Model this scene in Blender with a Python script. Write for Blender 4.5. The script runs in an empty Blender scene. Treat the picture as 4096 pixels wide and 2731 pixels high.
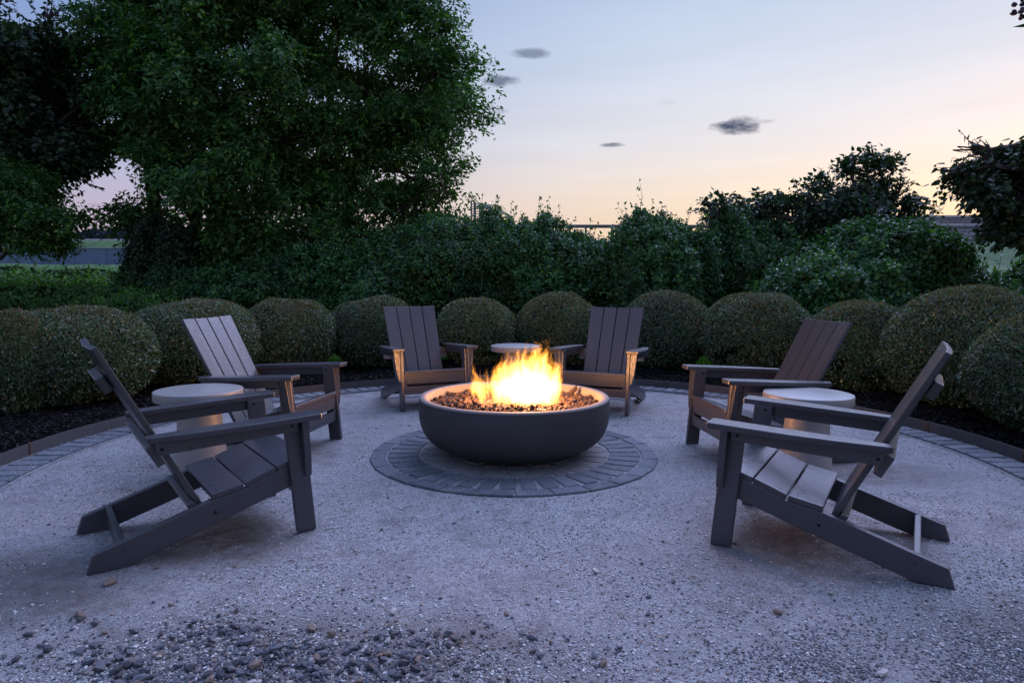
import bpy, bmesh, math, random
import numpy as np
from mathutils import Vector, Matrix
R = math.radians
rng = np.random.default_rng(7)
random.seed(7)
scene = bpy.context.scene
col = scene.collection

# ------------------------------------------------------------------ camera
F = 2692.0 / 4096 * 36.0
cam_d = bpy.data.cameras.new("camera"); cam = bpy.data.objects.new("camera", cam_d); col.objects.link(cam)
cam_d.sensor_width = 36.0; cam_d.lens = F; cam_d.clip_start = 0.05; cam_d.clip_end = 3000
cam.matrix_world = Matrix.Translation((0, 0, 1.1375)) @ Matrix.Rotation(R(90 - 5.2), 4, 'X') @ Matrix.Rotation(R(-0.13) * -1, 4, 'Z')
scene.camera = cam

# ------------------------------------------------------------------ world
SUN_AZ = R(48)      # to the right of the view direction (+Y), clockwise
world = bpy.data.worlds.new("World"); scene.world = world; world.use_nodes = True
wn = world.node_tree; wn.nodes.clear()
def nd(t, typ, **kw):
    n = t.nodes.new(typ)
    for k, v in kw.items(): setattr(n, k, v)
    return n
def math_n(t, op, a, b=None, c=None, clamp=False):
    n = t.nodes.new('ShaderNodeMath'); n.operation = op; n.use_clamp = clamp
    for i, x in enumerate((a, b, c)):
        if x is None: continue
        if isinstance(x, (int, float)): n.inputs[i].default_value = x
        else: t.links.new(x, n.inputs[i])
    return n.outputs[0]
def vmath(t, op, a, b=None):
    n = t.nodes.new('ShaderNodeVectorMath'); n.operation = op
    for i, x in enumerate((a, b)):
        if x is None: continue
        if isinstance(x, tuple): n.inputs[i].default_value = x
        else: t.links.new(x, n.inputs[i])
    return n
def ramp(t, fac, stops, interp='LINEAR'):
    n = t.nodes.new('ShaderNodeValToRGB'); e = n.color_ramp.elements; n.color_ramp.interpolation = interp
    while len(e) > 1: e.remove(e[-1])
    for i, (p, c) in enumerate(stops):
        q = e[0] if i == 0 else e.new(p)
        q.position = p; q.color = (c[0], c[1], c[2], 1)
    if fac is not None: t.links.new(fac, n.inputs[0])
    return n.outputs[0]
def mixc(t, fac, a, b, mode='MIX'):
    n = t.nodes.new('ShaderNodeMix'); n.data_type = 'RGBA'; n.blend_type = mode
    for i, x in ((0, fac), (6, a), (7, b)):
        if isinstance(x, (int, float)): n.inputs[i].default_value = x
        elif isinstance(x, tuple): n.inputs[i].default_value = (x[0], x[1], x[2], 1)
        else: t.links.new(x, n.inputs[i])
    return n.outputs[2]
def s2l(r, g, b):
    f = lambda v: (v / 255 / 12.92) if v / 255 <= .04045 else ((v / 255 + .055) / 1.055) ** 2.4
    return (f(r), f(g), f(b))
tc = nd(wn, 'ShaderNodeTexCoord'); direc = tc.outputs['Generated']
sep = nd(wn, 'ShaderNodeSeparateXYZ'); wn.links.new(direc, sep.inputs[0])
elev = math_n(wn, 'DIVIDE', math_n(wn, 'ARCSINE', sep.outputs[2]), math.pi / 2, clamp=True)
hl = math_n(wn, 'SQRT', math_n(wn, 'ADD', math_n(wn, 'MULTIPLY', sep.outputs[0], sep.outputs[0]), math_n(wn, 'MULTIPLY', sep.outputs[1], sep.outputs[1])))
dots = math_n(wn, 'DIVIDE', math_n(wn, 'ADD', math_n(wn, 'MULTIPLY', sep.outputs[0], math.sin(SUN_AZ)), math_n(wn, 'MULTIPLY', sep.outputs[1], math.cos(SUN_AZ))), math_n(wn, 'MAXIMUM', hl, .001))
fz = nd(wn, 'ShaderNodeMapRange', interpolation_type='SMOOTHSTEP'); wn.links.new(dots, fz.inputs[0]); fz.inputs[1].default_value = .10; fz.inputs[2].default_value = 1.0
sunside = ramp(wn, elev, [(0, s2l(250, 214, 176)), (.035, s2l(251, 220, 186)), (.075, s2l(248, 228, 208)), (.12, s2l(236, 232, 236)), (.18, s2l(214, 223, 240)), (.26, s2l(188, 206, 234)), (.5, s2l(166, 190, 234)), (1, s2l(150, 176, 230))])
farside = ramp(wn, elev, [(0, s2l(196, 172, 188)), (.035, s2l(196, 178, 200)), (.08, s2l(184, 182, 214)), (.13, s2l(158, 174, 214)), (.22, s2l(124, 153, 208)), (.4, s2l(138, 164, 222)), (1, s2l(146, 172, 230))])
grad = mixc(wn, fz.outputs[0], farside, sunside)
sky = nd(wn, 'ShaderNodeTexSky', sky_type='NISHITA'); sky.sun_disc = False; sky.sun_elevation = R(1.0); sky.sun_rotation = SUN_AZ; sky.dust_density = 2.0
nis = vmath(wn, 'SCALE', sky.outputs[0]); nis.inputs[3].default_value = 1.0
# small dark clouds, by direction
def dirof(x, y):          # direction of a point of the photograph
    u, v = (x - 2048) / 2692, (y - 1365.5) / 2692; c, s = math.cos(R(5.2)), math.sin(R(5.2))
    d = Vector((u, c - v * s, -s - v * c)).normalized(); return d
cn = nd(wn, 'ShaderNodeTexNoise'); cn.inputs['Scale'].default_value = 22; cn.inputs['Detail'].default_value = 6; cn.inputs['Roughness'].default_value = .62
mp = nd(wn, 'ShaderNodeMapping'); mp.inputs['Scale'].default_value = (1, 1, 2.2); wn.links.new(direc, mp.inputs[0]); wn.links.new(mp.outputs[0], cn.inputs['Vector'])
az = math_n(wn, 'ARCTAN2', sep.outputs[0], sep.outputs[1]); el = math_n(wn, 'ARCSINE', sep.outputs[2])
cloud = None
for (cx, cy, rx, ry, k) in [(2955, 505, 92, 34, 1.0), (2120, 212, 84, 20, .6), (2005, 326, 75, 20, .75), (2450, 581, 50, 9, .8), (1990, 445, 60, 12, .5), (2660, 408, 40, 14, .12), (1940, 258, 40, 9, .4), (385, 823, 40, 6, .4), (3060, 485, 30, 9, .4)]:
    d = dirof(cx, cy); a0, e0 = math.atan2(d.x, d.y), math.asin(d.z)
    ux = math_n(wn, 'DIVIDE', math_n(wn, 'SUBTRACT', az, a0), rx / 2692 * 1.0)
    uy = math_n(wn, 'DIVIDE', math_n(wn, 'SUBTRACT', el, e0), ry / 2692 * 1.0)
    r2 = math_n(wn, 'ADD', math_n(wn, 'MULTIPLY', ux, ux), math_n(wn, 'MULTIPLY', uy, uy))
    v = math_n(wn, 'MULTIPLY', math_n(wn, 'SUBTRACT', 1.15, math_n(wn, 'ADD', math_n(wn, 'MULTIPLY', r2, .75), math_n(wn, 'MULTIPLY', math_n(wn, 'SUBTRACT', cn.outputs[0], .42), 3.6)), clamp=True), k)
    edge = math_n(wn, 'SUBTRACT', 2.6, r2, clamp=True)
    v = math_n(wn, 'MULTIPLY', v, edge)
    cloud = v if cloud is None else math_n(wn, 'MAXIMUM', cloud, v)
base = mixc(wn, .06, grad, nis.outputs[0])
vn = nd(wn, 'ShaderNodeTexNoise'); vn.inputs['Scale'].default_value = 3; vn.inputs['Detail'].default_value = 4
mp2 = nd(wn, 'ShaderNodeMapping'); mp2.inputs['Scale'].default_value = (1, 1, 9); wn.links.new(direc, mp2.inputs[0]); wn.links.new(mp2.outputs[0], vn.inputs['Vector'])
veil = ramp(wn, vn.outputs[0], [(.3, (.955, .955, .965)), (.7, (1.03, 1.03, 1.03))])
base = mixc(wn, 1.0, base, veil, 'MULTIPLY')
final = mixc(wn, math_n(wn, 'MULTIPLY', cloud, .95), base, s2l(58, 72, 102))
bg = nd(wn, 'ShaderNodeBackground'); wn.links.new(final, bg.inputs[0]); bg.inputs[1].default_value = 1.0
wo = nd(wn, 'ShaderNodeOutputWorld'); wn.links.new(bg.outputs[0], wo.inputs[0])

# ------------------------------------------------------------------ sun lamp, added high up as strong wide blue fill after sunset
sd = bpy.data.lights.new("dusk_fill", 'SUN'); sd.energy = 3.1; sd.angle = R(55); sd.color = (.52, .58, 1.0)
so = bpy.data.objects.new("dusk_fill", sd); col.objects.link(so)
FILL_EL = R(50); LAZ = R(32)   # soft dusk light from high up
sdir = Vector((math.sin(LAZ) * math.cos(FILL_EL), math.cos(LAZ) * math.cos(FILL_EL), math.sin(FILL_EL)))
so.rotation_euler = sdir.to_track_quat('Z', 'Y').to_euler()

scene.view_settings.view_transform = 'Standard'; scene.view_settings.look = 'None'
scene.view_settings.exposure = 0.0; scene.view_settings.gamma = 1.0; scene.view_settings.use_curve_mapping = False
scene.render.engine = 'CYCLES'
scene.cycles.max_bounces = 6; scene.cycles.diffuse_bounces = 3; scene.cycles.transparent_max_bounces = 8
scene.cycles.volume_step_rate = 1.0; scene.cycles.volume_max_steps = 256
scene.cycles.sample_clamp_indirect = 4.0

# ------------------------------------------------------------------ helpers
def tag(o, label=None, cat=None, group=None, kind=None):
    if label: o['label'] = label
    if cat: o['category'] = cat
    if group: o['group'] = group
    if kind: o['kind'] = kind
    return o
def empty(name, loc=(0, 0, 0), rz=0):
    o = bpy.data.objects.new(name, None); o.empty_display_size = .1; col.objects.link(o)
    o.location = loc; o.rotation_euler = (0, 0, rz); return o
def link(name, me, mat=None, parent=None):
    o = bpy.data.objects.new(name, me); col.objects.link(o)
    if mat is not None:
        for m in (mat if isinstance(mat, (list, tuple)) else [mat]): me.materials.append(m)
    if parent is not None: o.parent = parent
    return o
def np_mesh(name, V, Fc, smooth=False, midx=None):
    """V (n,3); Fc (m,k) faces of equal size"""
    V = np.ascontiguousarray(V, dtype=np.float32); Fc = np.ascontiguousarray(Fc, dtype=np.int32)
    me = bpy.data.meshes.new(name); m, k = Fc.shape
    me.vertices.add(len(V)); me.vertices.foreach_set('co', V.ravel())
    me.loops.add(m * k); me.loops.foreach_set('vertex_index', Fc.ravel())
    me.polygons.add(m); me.polygons.foreach_set('loop_start', np.arange(0, m * k, k, dtype=np.int32))
    me.polygons.foreach_set('use_smooth', np.full(m, smooth))
    if midx is not None: me.polygons.foreach_set('material_index', np.ascontiguousarray(midx, dtype=np.int32))
    me.update(calc_edges=True); return me
def unit(v): return v / np.maximum(np.linalg.norm(v, axis=-1, keepdims=True), 1e-9)
def bm_mesh(name, bm, smooth=False):
    me = bpy.data.meshes.new(name); bmesh.ops.recalc_face_normals(bm, faces=bm.faces); bm.to_mesh(me); bm.free()
    if smooth:
        for p in me.polygons: p.use_smooth = True
    return me
def slab(name, poly, t, axis='x', at=0.0, bev=.004, seg=2):
    """polygon extruded to thickness t along an axis, with softened edges"""
    bm = bmesh.new()
    def mk(u, v, w): return {'x': (w, u, v), 'y': (u, w, v), 'z': (u, v, w)}[axis]
    a = [bm.verts.new(mk(u, v, at - t / 2)) for u, v in poly]; b = [bm.verts.new(mk(u, v, at + t / 2)) for u, v in poly]
    n = len(poly); bm.faces.new(a); bm.faces.new(b[::-1])
    for i in range(n): bm.faces.new((a[i], a[(i + 1) % n], b[(i + 1) % n], b[i]))
    bmesh.ops.recalc_face_normals(bm, faces=bm.faces)
    if bev: bmesh.ops.bevel(bm, geom=list(bm.edges), offset=bev, segments=seg, affect='EDGES', profile=.6)
    return bm_mesh(name, bm)
def lathe(name, prof, n=96, smooth=True, closed=True):
    V = []; a = np.linspace(0, 2 * np.pi, n, endpoint=False); m = len(prof)
    for r, z in prof: V.append(np.c_[r * np.cos(a), r * np.sin(a), np.full(n, z)])
    V = np.concatenate(V); Fc = []
    i = np.arange(n); j = (i + 1) % n
    for k in range(m - 1): Fc.append(np.c_[k * n + i, k * n + j, (k + 1) * n + j, (k + 1) * n + i])
    return np_mesh(name, V, np.concatenate(Fc), smooth)

# ------------------------------------------------------------------ materials
def newmat(name):
    m = bpy.data.materials.new(name); m.use_nodes = True; t = m.node_tree; t.nodes.clear()
    out = nd(t, 'ShaderNodeOutputMaterial'); b = nd(t, 'ShaderNodeBsdfPrincipled'); t.links.new(b.outputs[0], out.inputs[0])
    return m, t, b, out
def noise(t, scale, detail=4, rough=.55, vec=None, dist=0):
    n = nd(t, 'ShaderNodeTexNoise'); n.inputs['Scale'].default_value = scale; n.inputs['Detail'].default_value = detail
    n.inputs['Roughness'].default_value = rough; n.inputs['Distortion'].default_value = dist
    if vec is not None: t.links.new(vec, n.inputs['Vector'])
    return n.outputs[0]
def objco(t, scale=(1, 1, 1)):
    c = nd(t, 'ShaderNodeTexCoord'); m = nd(t, 'ShaderNodeMapping'); m.inputs['Scale'].default_value = scale
    t.links.new(c.outputs['Object'], m.inputs[0]); return m.outputs[0]
def worldco(t, scale=(1, 1, 1)):
    c = nd(t, 'ShaderNodeNewGeometry'); m = nd(t, 'ShaderNodeMapping'); m.inputs['Scale'].default_value = scale
    t.links.new(c.outputs['Position'], m.inputs[0]); return m.outputs[0]
def bump(t, b, h, strength=.3, dist=.002, chain=None):
    n = nd(t, 'ShaderNodeBump'); n.inputs['Strength'].default_value = strength; n.inputs['Distance'].default_value = dist
    t.links.new(h, n.inputs['Height'])
    if chain is not None: t.links.new(chain, n.inputs['Normal'])
    if b is not None: t.links.new(n.outputs[0], b.inputs['Normal'])
    return n.outputs[0]
def plain(name, c, rough=.7, var=.15, scale=12, bs=0, bd=.002, grain=None, metal=0):
    m, t, b, o = newmat(name); co = objco(t, grain or (1, 1, 1))
    n = noise(t, scale, 5, .6, co)
    lo = tuple(x * (1 - var) for x in c); hi = tuple(min(1, x * (1 + var)) for x in c)
    t.links.new(ramp(t, n, [(.3, lo), (.7, hi)]), b.inputs['Base Color'])
    b.inputs['Roughness'].default_value = rough; b.inputs['Metallic'].default_value = metal
    if bs: bump(t, b, noise(t, scale * 14, 3, .6, co), bs, bd)
    return m
M = {}
# recycled plastic lumber
m, t, b, o = newmat('plastic_lumber'); co = objco(t)
oi = nd(t, 'ShaderNodeObjectInfo')
n1 = noise(t, 260, 3, .6, co); n2 = noise(t, 9, 4, .6, co); n3 = noise(t, 40, 3, .6, co)
c = mixc(t, n2, (.036, .037, .047), (.054, .054, .066))
c = mixc(t, ramp(t, n1, [(.45, (0, 0, 0)), (.75, (.35, .35, .35))]), c, (.078, .075, .088))
dust = math_n(t, 'MULTIPLY', math_n(t, 'SUBTRACT', n3, .45, clamp=True), .8)
c = mixc(t, dust, c, (.070, .066, .074))
c = mixc(t, math_n(t, 'MULTIPLY', oi.outputs['Random'], .25), c, (.030, .028, .034))
t.links.new(c, b.inputs['Base Color']); b.inputs['Roughness'].default_value = .46
t.links.new(ramp(t, n3, [(.3, (.27, .27, .27)), (.7, (.42, .42, .42))]), b.inputs['Roughness']); b.inputs['Specular IOR Level'].default_value = .75
bump(t, b, n1, .35, .0010); M['lumber'] = m
M['bolt'] = plain('bolt_black', (.012, .012, .013), .35, metal=.6)
M['screw'] = plain('screw_hole', (.012, .012, .014), .6)
# bowl concrete
m, t, b, o = newmat('dark_concrete'); co = objco(t)
c = mixc(t, noise(t, 5, 6, .65, co), (.030, .028, .032), (.060, .055, .060))
c = mixc(t, ramp(t, noise(t, 90, 3, .6, co), [(.6, (0, 0, 0)), (.8, (.3, .3, .3))]), c, (.14, .125, .12))
t.links.new(c, b.inputs['Base Color']); b.inputs['Roughness'].default_value = .62
bump(t, b, noise(t, 180, 4, .6, co), .25, .001); M['bowl'] = m
m, t, b, o = newmat('rim_concrete'); co = objco(t)
c = mixc(t, noise(t, 7, 6, .65, co), (.17, .145, .135), (.24, .21, .195))
t.links.new(c, b.inputs['Base Color']); b.inputs['Roughness'].default_value = .75
bump(t, b, noise(t, 160, 4, .6, co), .3, .001); M['rim'] = m
# table concrete
m, t, b, o = newmat('pale_concrete'); co = objco(t)
c = mixc(t, noise(t, 6, 6, .6, co), (.24, .225, .212), (.31, .295, .28))
c = mixc(t, ramp(t, noise(t, 3.3, 4, .6, co), [(.60, (0, 0, 0)), (.68, (.30, .30, .30))]), c, (.20, .18, .17))
t.links.new(c, b.inputs['Base Color']); b.inputs['Roughness'].default_value = .42
bump(t, b, noise(t, 240, 3, .6, co), .15, .001); M['table'] = m
# pavers
m, t, b, o = newmat('grey_paver'); co = worldco(t); oi = nd(t, 'ShaderNodeObjectInfo')
c = mixc(t, oi.outputs['Random'], (.068, .076, .094), (.125, .135, .155))
c = mixc(t, ramp(t, noise(t, 45, 4, .7, co), [(.46, (0, 0, 0)), (.78, (.40, .40, .40))]), c, (.22, .22, .225))
sand = ramp(t, noise(t, 7, 5, .7, co), [(.50, (0, 0, 0)), (.78, (.35, .35, .35))])
c = mixc(t, sand, c, (.31, .29, .28))
t.links.new(c, b.inputs['Base Color']); b.inputs['Roughness'].default_value = .85
bump(t, b, noise(t, 300, 4, .7, co), .5, .0015); M['paver'] = m
m, t, b, o = newmat('sandy_paver'); co = worldco(t); oi = nd(t, 'ShaderNodeObjectInfo')
c = mixc(t, oi.outputs['Random'], (.16, .152, .148), (.22, .21, .20))
sand = ramp(t, noise(t, 9, 5, .7, co), [(.4, (0, 0, 0)), (.7, (.5, .5, .5))])
c = mixc(t, sand, c, (.33, .305, .285))
t.links.new(c, b.inputs['Base Color']); b.inputs['Roughness'].default_value = .9
bump(t, b, noise(t, 320, 4, .7, co), .6, .0015); M['paver_sandy'] = m
# crushed gravel ground
m, t, b, o = newmat('crushed_gravel'); co = worldco(t)
vo = nd(t, 'ShaderNodeTexVoronoi'); vo.inputs['Scale'].default_value = 165; t.links.new(co, vo.inputs['Vector'])
vo2 = nd(t, 'ShaderNodeTexVoronoi'); vo2.inputs['Scale'].default_value = 330; t.links.new(co, vo2.inputs['Vector'])
sc = nd(t, 'ShaderNodeSeparateColor'); t.links.new(vo.outputs['Color'], sc.inputs[0])
sc2 = nd(t, 'ShaderNodeSeparateColor'); t.links.new(vo2.outputs['Color'], sc2.inputs[0])
stone = ramp(t, sc.outputs[0], [(0, (.14, .125, .12)), (.2, (.34, .315, .30)), (.45, (.54, .50, .48)), (.7, (.62, .575, .54)), (.86, (.82, .79, .76)), (1, (.42, .31, .25))])
fine = ramp(t, sc2.outputs[1], [(0, (.20, .185, .17)), (.4, (.48, .45, .43)), (.8, (.64, .61, .58)), (1, (.86, .83, .80))])
patch = ramp(t, noise(t, 1.6, 5, .65, co), [(.38, (0, 0, 0)), (.62, (1, 1, 1))])
c = mixc(t, ramp(t, noise(t, 14, 4, .7, co), [(.4, (0, 0, 0)), (.6, (1, 1, 1))]), fine, stone)
dirt = mixc(t, noise(t, 60, 4, .7, co), (.46, .41, .37), (.56, .51, .465))
c = mixc(t, math_n(t, 'MULTIPLY', patch, .55), c, dirt)
c = mixc(t, ramp(t, noise(t, 3.1, 6, .7, co), [(.52, (0, 0, 0)), (.68, (.6, .6, .6))]), c, (.20, .17, .15))
c = mixc(t, ramp(t, noise(t, 48, 5, .75, co), [(.40, (.9, .9, .9)), (.50, (0, 0, 0))]), c, (.25, .23, .22))
c = mixc(t, ramp(t, noise(t, 85, 4, .8, co, .4), [(.56, (0, 0, 0)), (.66, (.8, .8, .8))]), c, (.80, .77, .75))
c = mixc(t, ramp(t, noise(t, 6.5, 6, .75, co, .6), [(.52, (0, 0, 0)), (.62, (.6, .6, .6))]), c, (.22, .185, .165))
sx_ = nd(t, 'ShaderNodeSeparateXYZ'); t.links.new(co, sx_.inputs[0]); brown_shade = None  # brown-lit ground by the chairs and dim front corners, painted into the colour
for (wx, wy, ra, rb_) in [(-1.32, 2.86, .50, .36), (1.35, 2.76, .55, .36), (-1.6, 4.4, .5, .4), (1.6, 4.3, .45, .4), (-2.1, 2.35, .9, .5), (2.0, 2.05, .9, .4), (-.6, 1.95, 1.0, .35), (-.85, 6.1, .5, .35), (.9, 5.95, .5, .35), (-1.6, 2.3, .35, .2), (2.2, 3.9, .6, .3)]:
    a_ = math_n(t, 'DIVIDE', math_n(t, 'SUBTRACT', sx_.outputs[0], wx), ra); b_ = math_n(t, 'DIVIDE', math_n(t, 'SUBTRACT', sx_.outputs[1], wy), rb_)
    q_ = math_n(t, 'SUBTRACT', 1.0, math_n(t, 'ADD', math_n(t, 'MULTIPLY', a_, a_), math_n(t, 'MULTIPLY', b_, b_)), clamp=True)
    brown_shade = q_ if brown_shade is None else math_n(t, 'MAXIMUM', brown_shade, q_)
brown_shade = math_n(t, 'MULTIPLY', brown_shade, ramp(t, noise(t, 12, 6, .7, co), [(.3, (.3, .3, .3)), (.65, (1.5, 1.5, 1.5))]))
c = mixc(t, math_n(t, 'MULTIPLY', brown_shade, .8, clamp=True), c, (.17, .13, .105))
c = mixc(t, ramp(t, noise(t, 110, 3, .7, co), [(.34, (.85, .85, .85)), (.44, (0, 0, 0))]), c, (.10, .09, .095))
c = mixc(t, ramp(t, noise(t, .9, 3, .6, co), [(.35, (.45, .45, .45)), (.6, (0, 0, 0))]), c, (.33, .30, .285))
c = mixc(t, 1.0, c, (.94, .985, 1.06), 'MULTIPLY')
t.links.new(c, b.inputs['Base Color']); b.inputs['Roughness'].default_value = .85
d1 = math_n(t, 'SUBTRACT', 1, math_n(t, 'MULTIPLY', vo.outputs['Distance'], 1.2), clamp=True)
nb = bump(t, None, math_n(t, 'ADD', d1, math_n(t, 'MULTIPLY', sc2.outputs[0], .7)), 1.0, .006)
bump(t, b, noise(t, 38, 6, .75, co), .6, .014, nb); M['gravel'] = m
def island(name, stops, rough=.7, extra=None, transl=0, spec=.5, bs=0):
    m, t, b, o = newmat(name); g = nd(t, 'ShaderNodeNewGeometry')
    c = ramp(t, g.outputs['Random Per Island'], stops)
    if extra:      # broad patches of another tint
        c = mixc(t, ramp(t, noise(t, extra[0], 3, .6, worldco(t)), [(.42, (0, 0, 0)), (.62, (extra[2],) * 3)]), c, extra[1])
    t.links.new(c, b.inputs['Base Color']); b.inputs['Roughness'].default_value = rough
    b.inputs['Specular IOR Level'].default_value = spec
    if bs: bump(t, b, noise(t, 300, 3, .6, worldco(t)), bs, .002)
    if transl:
        tr = nd(t, 'ShaderNodeBsdfTranslucent'); t.links.new(mixc(t, 1.0, c, (1.5, 1.9, .6), 'MULTIPLY'), tr.inputs[0])
        mx = nd(t, 'ShaderNodeMixShader'); mx.inputs[0].default_value = transl
        t.links.new(b.outputs[0], mx.inputs[1]); t.links.new(tr.outputs[0], mx.inputs[2]); t.links.new(mx.outputs[0], o.inputs[0])
    return m
M['pebble'] = island('pebbles', [(0, (.05, .048, .05)), (.22, (.20, .185, .18)), (.45, (.50, .48, .47)), (.72, (.60, .58, .56)), (.90, (.72, .70, .68)), (.93, (.45, .34, .27)), (1, (.28, .17, .13))], .75, bs=.4)
M['stone'] = plain('grey_stone', (.10, .108, .128), .6, .5, 22, .5, .002)
M['stone_dark'] = plain('dark_stone', (.045, .048, .058), .55, .5, 22, .5, .002)
M['stone_pale'] = plain('pale_stone', (.45, .41, .38), .7, .3, 30, .5, .002)
M['stone_brown'] = plain('brown_stone', (.20, .14, .11), .7, .35, 30, .5, .002)
M['stones'] = island('loose_stones', [(0, (.04, .042, .052)), (.4, (.09, .095, .11)), (.74, (.17, .175, .19)), (.84, (.45, .41, .38)), (.92, (.22, .14, .11)), (1, (.06, .06, .072))], .65, bs=.5)
M['lava'] = plain('lava_rock', (.062, .036, .028), .85, .5, 40, 1.0, .004)
M['granite'] = island('speckled_granite', [(0, (.08, .08, .085)), (1, (.12, .12, .12))], .8)
m, t, b, o = newmat('speckled_granite_block'); co = objco(t)
vo = nd(t, 'ShaderNodeTexVoronoi'); vo.inputs['Scale'].default_value = 90; t.links.new(co, vo.inputs['Vector'])
sc = nd(t, 'ShaderNodeSeparateColor'); t.links.new(vo.outputs['Color'], sc.inputs[0])
t.links.new(ramp(t, sc.outputs[0], [(0, (.05, .05, .055)), (.6, (.09, .09, .095)), (.85, (.2, .2, .2)), (1, (.4, .38, .36))]), b.inputs['Base Color'])
b.inputs['Roughness'].default_value = .85; bump(t, b, sc.outputs[0], .6, .004); M['granite'] = m
m, t, b, o = newmat('weathered_steel'); co = worldco(t)
c = mixc(t, noise(t, 12, 5, .7, co), (.075, .070, .070), (.13, .12, .12))
c = mixc(t, ramp(t, noise(t, 30, 5, .7, co), [(.55, (0, 0, 0)), (.75, (.6, .6, .6))]), c, (.11, .06, .04))
t.links.new(c, b.inputs['Base Color']); b.inputs['Roughness'].default_value = .6; b.inputs['Metallic'].default_value = .25
bump(t, b, noise(t, 80, 4, .6, co), .3, .002); M['steel'] = m
M['rust'] = plain('rusty_joint', (.13, .06, .035), .8, .4, 60)
M['mulch'] = plain('mulch_soil', (.009, .008, .008), .95, .5, 40, 1.0, .01)
M['chip'] = island('mulch_chips', [(0, (.005, .005, .005)), (.6, (.012, .010, .010)), (.9, (.022, .018, .017)), (.985, (.035, .028, .024)), (1, (.16, .13, .10))], .85, spec=.2)
M['grass'] = island('grass_blades', [(0, (.035, .09, .015)), (.6, (.06, .16, .025)), (1, (.12, .24, .04))], .6, transl=.35)
M['field'] = plain('field_grass', (.050, .115, .028), .9, .4, 1.5, .8, .05)
M['bark'] = plain('bark', (.060, .048, .040), .9, .4, 20, 1.0, .01, grain=(1, 1, .25))
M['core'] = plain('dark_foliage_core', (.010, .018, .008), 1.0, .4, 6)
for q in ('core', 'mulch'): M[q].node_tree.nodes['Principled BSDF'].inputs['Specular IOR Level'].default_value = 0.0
M['hedge'] = island('hedge_leaves', [(0, (.022, .052, .024)), (.40, (.052, .105, .046)), (.75, (.098, .170, .074)), (.93, (.17, .23, .105)), (1, (.12, .09, .06))], .30, (2.2, (.10, .085, .045), .18), .15, .8)
M['hedge_tip'] = island('hedge_new_growth', [(0, (.09, .11, .04)), (.4, (.14, .10, .055)), (.75, (.17, .095, .06)), (1, (.12, .15, .06))], .5, None, .2)
M['twig'] = plain('twig', (.085, .065, .050), .9, .3, 30)
M['vine'] = island('vine_leaves', [(0, (.010, .052, .014)), (.5, (.026, .108, .028)), (.8, (.055, .170, .038)), (1, (.13, .26, .04))], .40, (.9, (.018, .060, .024), .6), .25)
M['treeleaf'] = island('tree_leaves', [(0, (.010, .048, .011)), (.4, (.026, .100, .022)), (.75, (.062, .175, .032)), (1, (.15, .30, .045))], .42, (.9, (.040, .11, .026), .7), .28)
M['darkleaf'] = island('dark_tree_leaves', [(0, (.010, .028, .016)), (.5, (.018, .048, .022)), (1, (.035, .075, .026))], .45, None, .18)
M['weed'] = island('weed_leaves', [(0, (.030, .085, .018)), (.5, (.065, .17, .03)), (1, (.15, .28, .05))], .6, (1.1, (.025, .07, .02), .7), .35)
M['purple'] = plain('purple_leaf', (.035, .012, .028), .5, .3, 20)
M['cement'] = plain('cement', (.42, .41, .40), .8, .12, 3, .3, .01)
M['blocks'] = plain('wall_block', (.30, .30, .31), .85, .18, 2.0, .5, .03)
M['grout'] = plain('dark_joint', (.10, .10, .11), .9)
M['galv'] = plain('galvanised_rail', (.12, .12, .13), .5, metal=.4)
M['bluelit_wall'] = plain('blue_lit_concrete', (.13, .19, .28), .7, .12, 1.0, grain=(1, 1, .1))  # concrete wall, the blue light on it put into the base colour
M['road'] = plain('road_asphalt', (.30, .29, .27), .9, .1, 2)
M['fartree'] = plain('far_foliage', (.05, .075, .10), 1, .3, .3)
# flame volume: height of each tongue is a noise field over the burner
m = bpy.data.materials.new('burning_gas'); m.use_nodes = True; t = m.node_tree; t.nodes.clear()
out = nd(t, 'ShaderNodeOutputMaterial')
tco = nd(t, 'ShaderNodeTexCoord'); sp = nd(t, 'ShaderNodeSeparateXYZ'); t.links.new(tco.outputs['Object'], sp.inputs[0])
X, Y, Z = sp.outputs
wob = nd(t, 'ShaderNodeTexNoise'); wob.inputs['Scale'].default_value = 9; wob.inputs['Detail'].default_value = 2
t.links.new(tco.outputs['Object'], wob.inputs['Vector'])
wv = vmath(t, 'SUBTRACT', wob.outputs['Color'], (.5, .5, .5)); wsp = nd(t, 'ShaderNodeSeparateXYZ'); t.links.new(wv.outputs[0], wsp.inputs[0])
zz = math_n(t, 'MULTIPLY', Z, .42)
Xw = math_n(t, 'ADD', X, math_n(t, 'MULTIPLY', wsp.outputs[0], zz)); Yw = math_n(t, 'ADD', Y, math_n(t, 'MULTIPLY', wsp.outputs[1], zz))
Xw = math_n(t, 'SUBTRACT', Xw, math_n(t, 'MULTIPLY', Z, math_n(t, 'MULTIPLY', X, .30)))
def bumpf(x0, y0, rx, ry, h):
    a = math_n(t, 'DIVIDE', math_n(t, 'SUBTRACT', Xw, x0), rx); bb = math_n(t, 'DIVIDE', math_n(t, 'SUBTRACT', Yw, y0), ry)
    r = math_n(t, 'ADD', math_n(t, 'MULTIPLY', a, a), math_n(t, 'MULTIPLY', bb, bb))
    return math_n(t, 'MULTIPLY', math_n(t, 'SUBTRACT', 1, r), h)
env = None
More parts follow.
